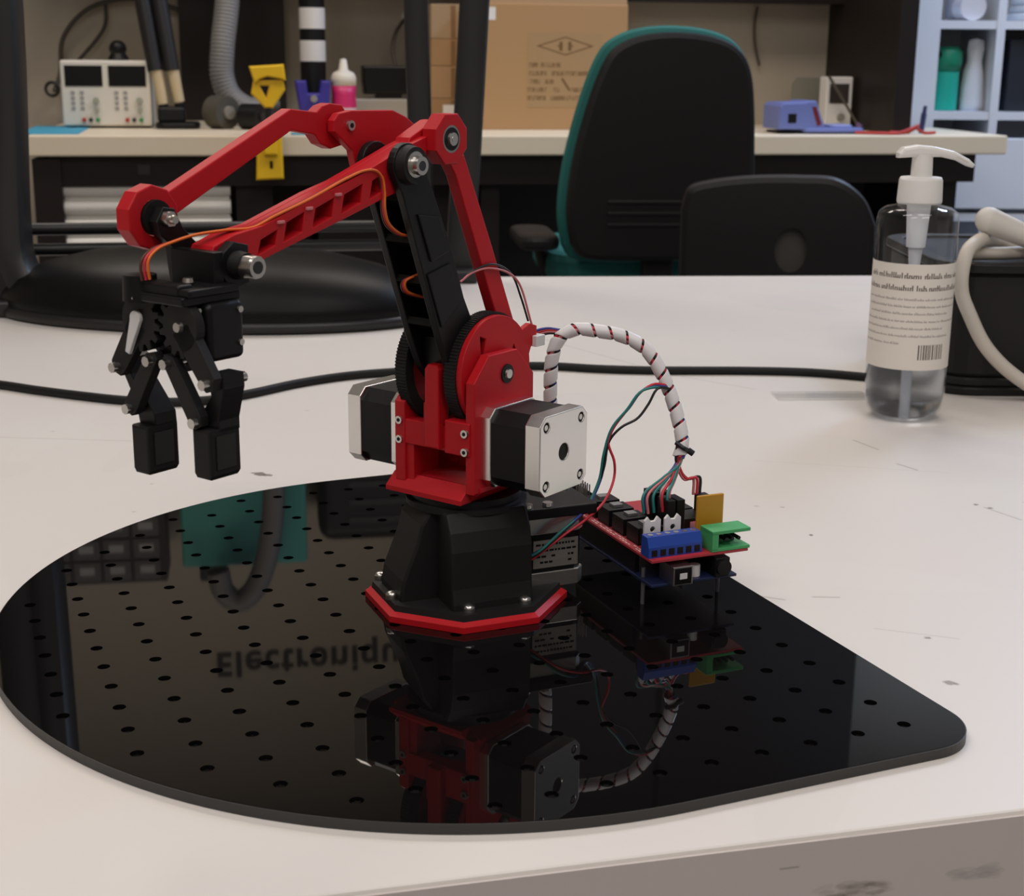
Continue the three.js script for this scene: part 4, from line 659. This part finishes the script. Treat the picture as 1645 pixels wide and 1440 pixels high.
{
  const t = bt('large_carton', 'large brown cardboard box with dark printed emblem on the workbench', 'box', 0.19, 0.25);
  mesh('carton_body', span(-0.222, 0.215, 0, 0.345, -0.36, 0, 0.003), mat.card, t);
  for (const [nm, pts, z0, z1] of [['top_flap', [[-0.222, 0.345], [0.214, 0.345], [0.204, 0.40], [-0.218, 0.40]], -0.012, -0.008]]) mesh(nm, extrude(pts, z0, z1, 0.0005), M([0.47, 0.31, 0.17], 0.85), t);
  mesh('side_flap', span(0.212, 0.216, 0.345, 0.40, -0.34, -0.02), M([0.44, 0.29, 0.15], 0.85), t);
  mesh('shipping_label', span(-0.2, -0.165, 0.30, 0.335, 0, 0.0008), mat.white, t);
  const pr = canvasTex(512, 512, (c, w, h) => {
    c.fillStyle = 'rgb(168,138,98)'; c.fillRect(0, 0, w, h); c.strokeStyle = c.fillStyle = 'rgb(112,84,50)'; c.lineWidth = 9;
    c.beginPath(); c.moveTo(70, 90); c.lineTo(256, 30); c.lineTo(440, 90); c.lineTo(256, 150); c.closePath(); c.stroke(); c.fillRect(215, 60, 22, 62); c.fillRect(275, 60, 22, 62); c.fillRect(200, 84, 34, 10); c.fillRect(275, 84, 36, 10);
    const line = (y, segs) => segs.forEach(([a, b]) => { for (let x = a; x < b; x += 15) { c.fillRect(x, y, 5, 30); if (rnd() < 0.75) c.fillRect(x, y + (rnd() < 0.5 ? 0 : 24), 13, 6); if (rnd() < 0.5) c.fillRect(x + 9, y, 5, 30); } });
    line(205, [[10, 60], [90, 225]]); line(262, [[10, 130], [165, 260], [270, 440]]); line(318, [[20, 90], [120, 180]]); line(375, [[0, 130], [180, 215], [300, 400]]); line(432, [[0, 130], [160, 430]]);
    c.lineWidth = 16; c.beginPath(); c.moveTo(235, 310); c.lineTo(290, 395); c.stroke();
  });
  const pm = M(0xffffff, 0.85); pm.map = pr;
  const p = mesh('print_panel', new THREE.BoxGeometry(0.215, 0.205, 0.0006), pm, t); p.position.set(0.035, 0.165, 0.0003);
}
{
  const t = bt('soldering_station', 'blue soldering station with sloping front panel on the workbench', 'soldering station', 0.735, 0.12);
  const blue = M([0.16, 0.2, 0.48], 0.45);
  mesh('case', profA2([[-0.085, 0.012], [-0.085, 0.075], [-0.076, 0.084], [-0.012, 0.086], [0.0, 0.09], [0.02, 0.09], [0.052, 0.012]], -0.07, 0.07, 0.004), blue, t);
  function profA2(pts, z0, z1, bv) { return extrude(pts, z0, z1, bv); }
  const sl = mesh('front_panel', box(0.004, 0.06, 0.09, 0, 0, 0, 0.001), M([0.2, 0.02, 0.025], 0.4), t); sl.position.set(0.0385, 0.052, 0.0); sl.rotation.z = 0.39;
  mesh('side_panel_inlay', extrude([[0.008, 0.074], [0.020, 0.074], [0.038, 0.026], [0.026, 0.022]], 0.0695, 0.0712, 0.0004), M([0.16, 0.015, 0.02], 0.4), t);
  mesh('vent', span(-0.06, -0.036, 0.03, 0.055, 0.0695, 0.0708), mat.black, t);
  mesh('base_tray', extrude(roundRect(0.19, 0.15, 0.03, 0.075, 0), 0.004, 0.016, 0.004).rotateX(-Math.PI / 2), blue, t);
  mesh('sponge_tray', extrude(roundRect(0.07, 0.09, 0.02, 0.11, 0), 0.014, 0.024, 0.004).rotateX(-Math.PI / 2), M([0.3, 0.34, 0.62], 0.45), t);
  mesh('underside', span(-0.075, 0.16, 0, 0.006, -0.065, 0.065, 0.002), mat.rubber, t);
}
{
  const t = bt('glass_screen', 'upright grey translucent screen behind the soldering station', 'screen', 0.862, 0.40);
  mesh('pane', extrude([[-0.06, 0.012], [-0.06, 0.13], [-0.045, 0.148], [0.03, 0.148], [0.05, 0.012]], -0.003, 0.003, 0.001), M([0.33, 0.32, 0.26], 0.35, 0, { transmission: 0.35, thickness: 0 }), t);
  mesh('stand', span(-0.065, 0.055, 0, 0.014, -0.03, 0.03, 0.003), mat.frame, t);
}
{
  const t = bt('white_instrument', 'upright white meter with a dark window beside the dark hutch panel', 'meter', 0.893, 0.29);
  mesh('case', span(-0.04, 0.042, 0, 0.152, -0.06, 0, 0.005), mat.white, t);
  mesh('dark_window', span(-0.03, 0.03, 0.075, 0.132, 0, 0.0015), M([0.05, 0.042, 0.04], 0.3), t);
  mesh('dial', rod([0.008, 0.035, 0], [0.008, 0.035, 0.008], 0.012, 0.011, 18), M([0.3, 0.29, 0.26], 0.5), t);
  const s = bt('soldering_iron', 'thin dark soldering iron leaning across the white meter', 'soldering iron', 0.885, 0.255, 0.135);
  mesh('shaft', rod([0.045, 0.02, 0.02], [-0.035, 0.155, -0.02], 0.0035, 0.0045, 12), M([0.09, 0.08, 0.06], 0.5), s);
  mesh('handle', rod([0.055, 0.0085, 0.024], [0.045, 0.02, 0.02], 0.008, 0.006, 14), M([0.2, 0.12, 0.3], 0.5), s);
}
{
  const t = thing('red_test_leads', 'tangle of red test leads at the right end of the workbench', 'cable', [0, 0, 0]), m = M([0.45, 0.03, 0.02], 0.5);
  mesh('lead', tube([b3(0.84, 0.139, 0.05), b3(0.89, 0.139, 0.03), b3(0.94, 0.139, 0.035), b3(0.97, 0.15, 0.03), b3(1.0, 0.139, 0.04), b3(1.03, 0.139, 0.05)], 0.0042, 60, 8), m, t);
  mesh('lead', tube([b3(0.86, 0.139, 0.04), b3(0.93, 0.14, 0.02), b3(0.98, 0.155, 0.03), b3(0.965, 0.14, 0.05), b3(0.92, 0.14, 0.045)], 0.0042, 60, 8), m, t);
}
single('marker_pen', 'dark blue marker pen standing on the right end of the workbench', 'pen', [rod(b3(1.008, 0.136, 0.075), b3(1.012, 0.18, 0.075), 0.007, 0.008, 14), rod(b3(1.012, 0.18, 0.075), b3(1.014, 0.197, 0.075), 0.006, 0.005, 14)], M([0.03, 0.04, 0.12], 0.4));

// items above the hutch, seen only as reflections in the plate
{
  const wc = thing('wall_cabinet', 'dark brown cabinet fixed high on the wall above the hutch', 'cabinet', benchPoint(0.7, 0, 0.95), wallTurn);
  mesh('cabinet_body', span(-0.72, 0.72, 1.2, 2.4, 0.002, 0.32), M([0.03, 0.026, 0.024], 0.9), wc);
  for (const x of [-0.36, 0.36]) { const dr = mesh('door', span(x - 0.35, x + 0.35, 1.22, 2.38, 0.321, 0.34, 0.004), M([0.03, 0.026, 0.024], 0.9), wc); mesh('handle', span(x * 0.2 - 0.01, x * 0.2 + 0.01, 1.3, 1.45, 0.34, 0.36, 0.004), mat.frame, dr); }
}
{
  const t = thing('teal_case', 'flat teal case standing on the top shelf of the hutch', 'case', benchPoint(-0.86, BY + 0.891, 0.7), wallTurn);
  mesh('case_body', span(-0.02, 0.38, 0, 0.34, -0.12, 0, 0.01), M([0.05, 0.3, 0.25], 0.6), t);
  mesh('handle', span(0.03, 0.12, 0.335, 0.405, -0.08, -0.04, 0.01), mat.black, t);
  const h = thing('spare_hose', 'grey hose bent into an arch over the teal case on the hutch', 'hose', benchPoint(-0.60, BY + 0.891, 0.6), wallTurn);
  mesh('hose_tube', tube([[0.02, 0.03, 0], [0.01, 0.16, 0], [-0.02, 0.31, 0], [-0.06, 0.395, 0], [-0.105, 0.425, 0.0], [-0.15, 0.39, 0.0], [-0.165, 0.32, 0]], 0.036, 80, 14), M([0.13, 0.125, 0.12], 0.6), h);
  mesh('hose_foot', rod([0.02, 0, 0], [0.02, 0.04, 0], 0.045, 0.04, 20), mat.frame, h);
  const r = thing('component_rack', 'dark parts rack with small drawers on the top shelf of the hutch', 'parts rack', benchPoint(-1.13, BY + 0.891, 0.7), wallTurn);
  mesh('rack_body', span(-0.2, 0.2, 0, 0.38, -0.18, 0), mat.wenge, r);
  for (let i = 0; i < 4; i++) for (let j = 0; j < 5; j++) { const d = mesh('drawer', span(-0.185 + i * 0.094, -0.1 + i * 0.094, 0.012 + j * 0.073, 0.078 + j * 0.073, -0.01, 0.006, 0.003), M([0.05, 0.045, 0.045], 0.4), r); mesh('drawer_label', span(-0.165 + i * 0.094, -0.12 + i * 0.094, 0.03 + j * 0.073, 0.055 + j * 0.073, 0.006, 0.0075), M([0.3, 0.29, 0.28], 0.5), d); }
  const m = thing('black_case', 'black equipment case on the top shelf of the hutch', 'case', benchPoint(-0.19, BY + 0.891, 0.7), wallTurn);
  mesh('case_body', span(-0.25, 0.42, 0, 0.28, -0.2, 0, 0.05), mat.black, m);
  for (let i = 0; i < 3; i++) mesh('front_slot', span(-0.15, 0.3, 0.07 + i * 0.06, 0.09 + i * 0.06, 0, 0.004), mat.frame, m);
}
// ---------------------------------------------------------------- white cube shelf at the right
{
  const t = thing('white_shelf', 'white cube shelf unit standing right of the workbench', 'shelf', [1.344, 0, -3.95], 0);
  const w = M([0.78, 0.81, 0.86], 0.4), b = FLOOR;
  mesh('side_panel', span(-0.07, 0.0, b, 1.3, -0.38, 0), w, t);
  mesh('side_panel', span(0.86, 0.9, b, 1.3, -0.38, 0), w, t);
  mesh('divider', span(0.174, 0.2, b, 1.3, -0.38, 0), w, t);
  mesh('divider', span(0.52, 0.546, b, 1.3, -0.38, 0), w, t);
  mesh('back_panel', span(-0.07, 0.9, b, 1.3, -0.4, -0.38), w, t);
  for (const y of [1.28, 0.84, 0.39, 0.116, -0.2, -0.62]) mesh('shelf_board', span(0.0, 0.86, y, y + 0.025, -0.379, -0.003), w, t);
  mesh('door', span(0.0, 0.86, -0.16, 0.06, -0.02, 0.004, 0.003), w, t);
  mesh('plinth', span(0, 0.86, b, -0.62, -0.34, -0.02), mat.frame, t);
  const sx = 1.344, sz = -3.95;
  const g = thing('green_bottle', 'bright green spray bottle on the white shelf', 'bottle', [sx + 0.052, 0.1415, sz - 0.08]);
  mesh('bottle_body', lathe([[0.0001, 0], [0.037, 0], [0.039, 0.006], [0.039, 0.12], [0.03, 0.14], [0.0001, 0.145]], 32), M([0.01, 0.42, 0.3], 0.35), g);
  mesh('bottle_top', [lathe([[0.0001, 0.12], [0.04, 0.12], [0.046, 0.15], [0.044, 0.18], [0.03, 0.195], [0.0001, 0.197]], 32)], M([0.006, 0.25, 0.13], 0.4), g);
  mesh('nozzle', rod([-0.03, 0.17, 0.02], [-0.048, 0.172, 0.035], 0.013, 0.012, 16), mat.black, g);
  const p = thing('white_bag', 'slumped white plastic bag beside the green bottle', 'bag', [sx + 0.137, 0.1415, sz - 0.08]);
  const bg = lathe([[0.0001, 0], [0.036, 0], [0.04, 0.02], [0.036, 0.07], [0.03, 0.12], [0.022, 0.15], [0.026, 0.19], [0.022, 0.215], [0.0001, 0.222]], 28); const bp = bg.attributes.position; for (let i = 0; i < bp.count; i++) { const y = bp.getY(i), a = Math.atan2(bp.getZ(i), bp.getX(i)), k = 1 + 0.06 * Math.sin(5 * a + 30 * y); bp.setX(i, Math.max(-0.036, Math.min(0.036, bp.getX(i) * k))); bp.setZ(i, bp.getZ(i) * k); } bg.computeVertexNormals();
  mesh('bag_skin', bg, M([0.72, 0.74, 0.78], 0.45), p);
  single('dark_storage_box', 'dark blue storage box in the white shelf', 'storage box', box(0.26, 0.22, 0.3, 0, 0.11, 0, 0.006), M([0.01, 0.014, 0.022], 0.6), [sx + 0.36, 0.1415, sz - 0.18], 0);
  single('white_roll', 'white paper roll on the upper shelf of the white unit', 'roll', [rod([0, 0.04, -0.05], [0, 0.04, 0.05], 0.04, 0.04, 28)], M([0.7, 0.68, 0.7], 0.7), [sx + 0.105, 0.4155, sz - 0.08]);
  single('grey_pouch', 'grey fabric pouch behind the paper roll on the white shelf', 'pouch', box(0.09, 0.1, 0.05, 0, 0.05, 0, 0.02), M([0.4, 0.41, 0.47], 0.7), [sx + 0.115, 0.4155, sz - 0.2], 0.1);
  single('folded_cloth', 'folded white cloth on the upper shelf beside the paper roll', 'cloth', [box(0.2, 0.025, 0.16, 0, 0.0125, 0, 0.01), box(0.19, 0.025, 0.15, 0.004, 0.037, 0, 0.011), box(0.17, 0.02, 0.15, 0.0, 0.059, 0, 0.009)], M([0.66, 0.68, 0.7], 0.8), [sx + 0.36, 0.4155, sz - 0.12], 0.1);
}

// ---------------------------------------------------------------- lift everything so that the floor lies at y = 0
for (const o of scene.children) o.position.y += TABLE_H;
scene.traverse((o) => { if (o.isMesh) o.castShadow = o.receiveShadow = true; });
scene.updateMatrixWorld(true);
renderer.render(scene, camera);
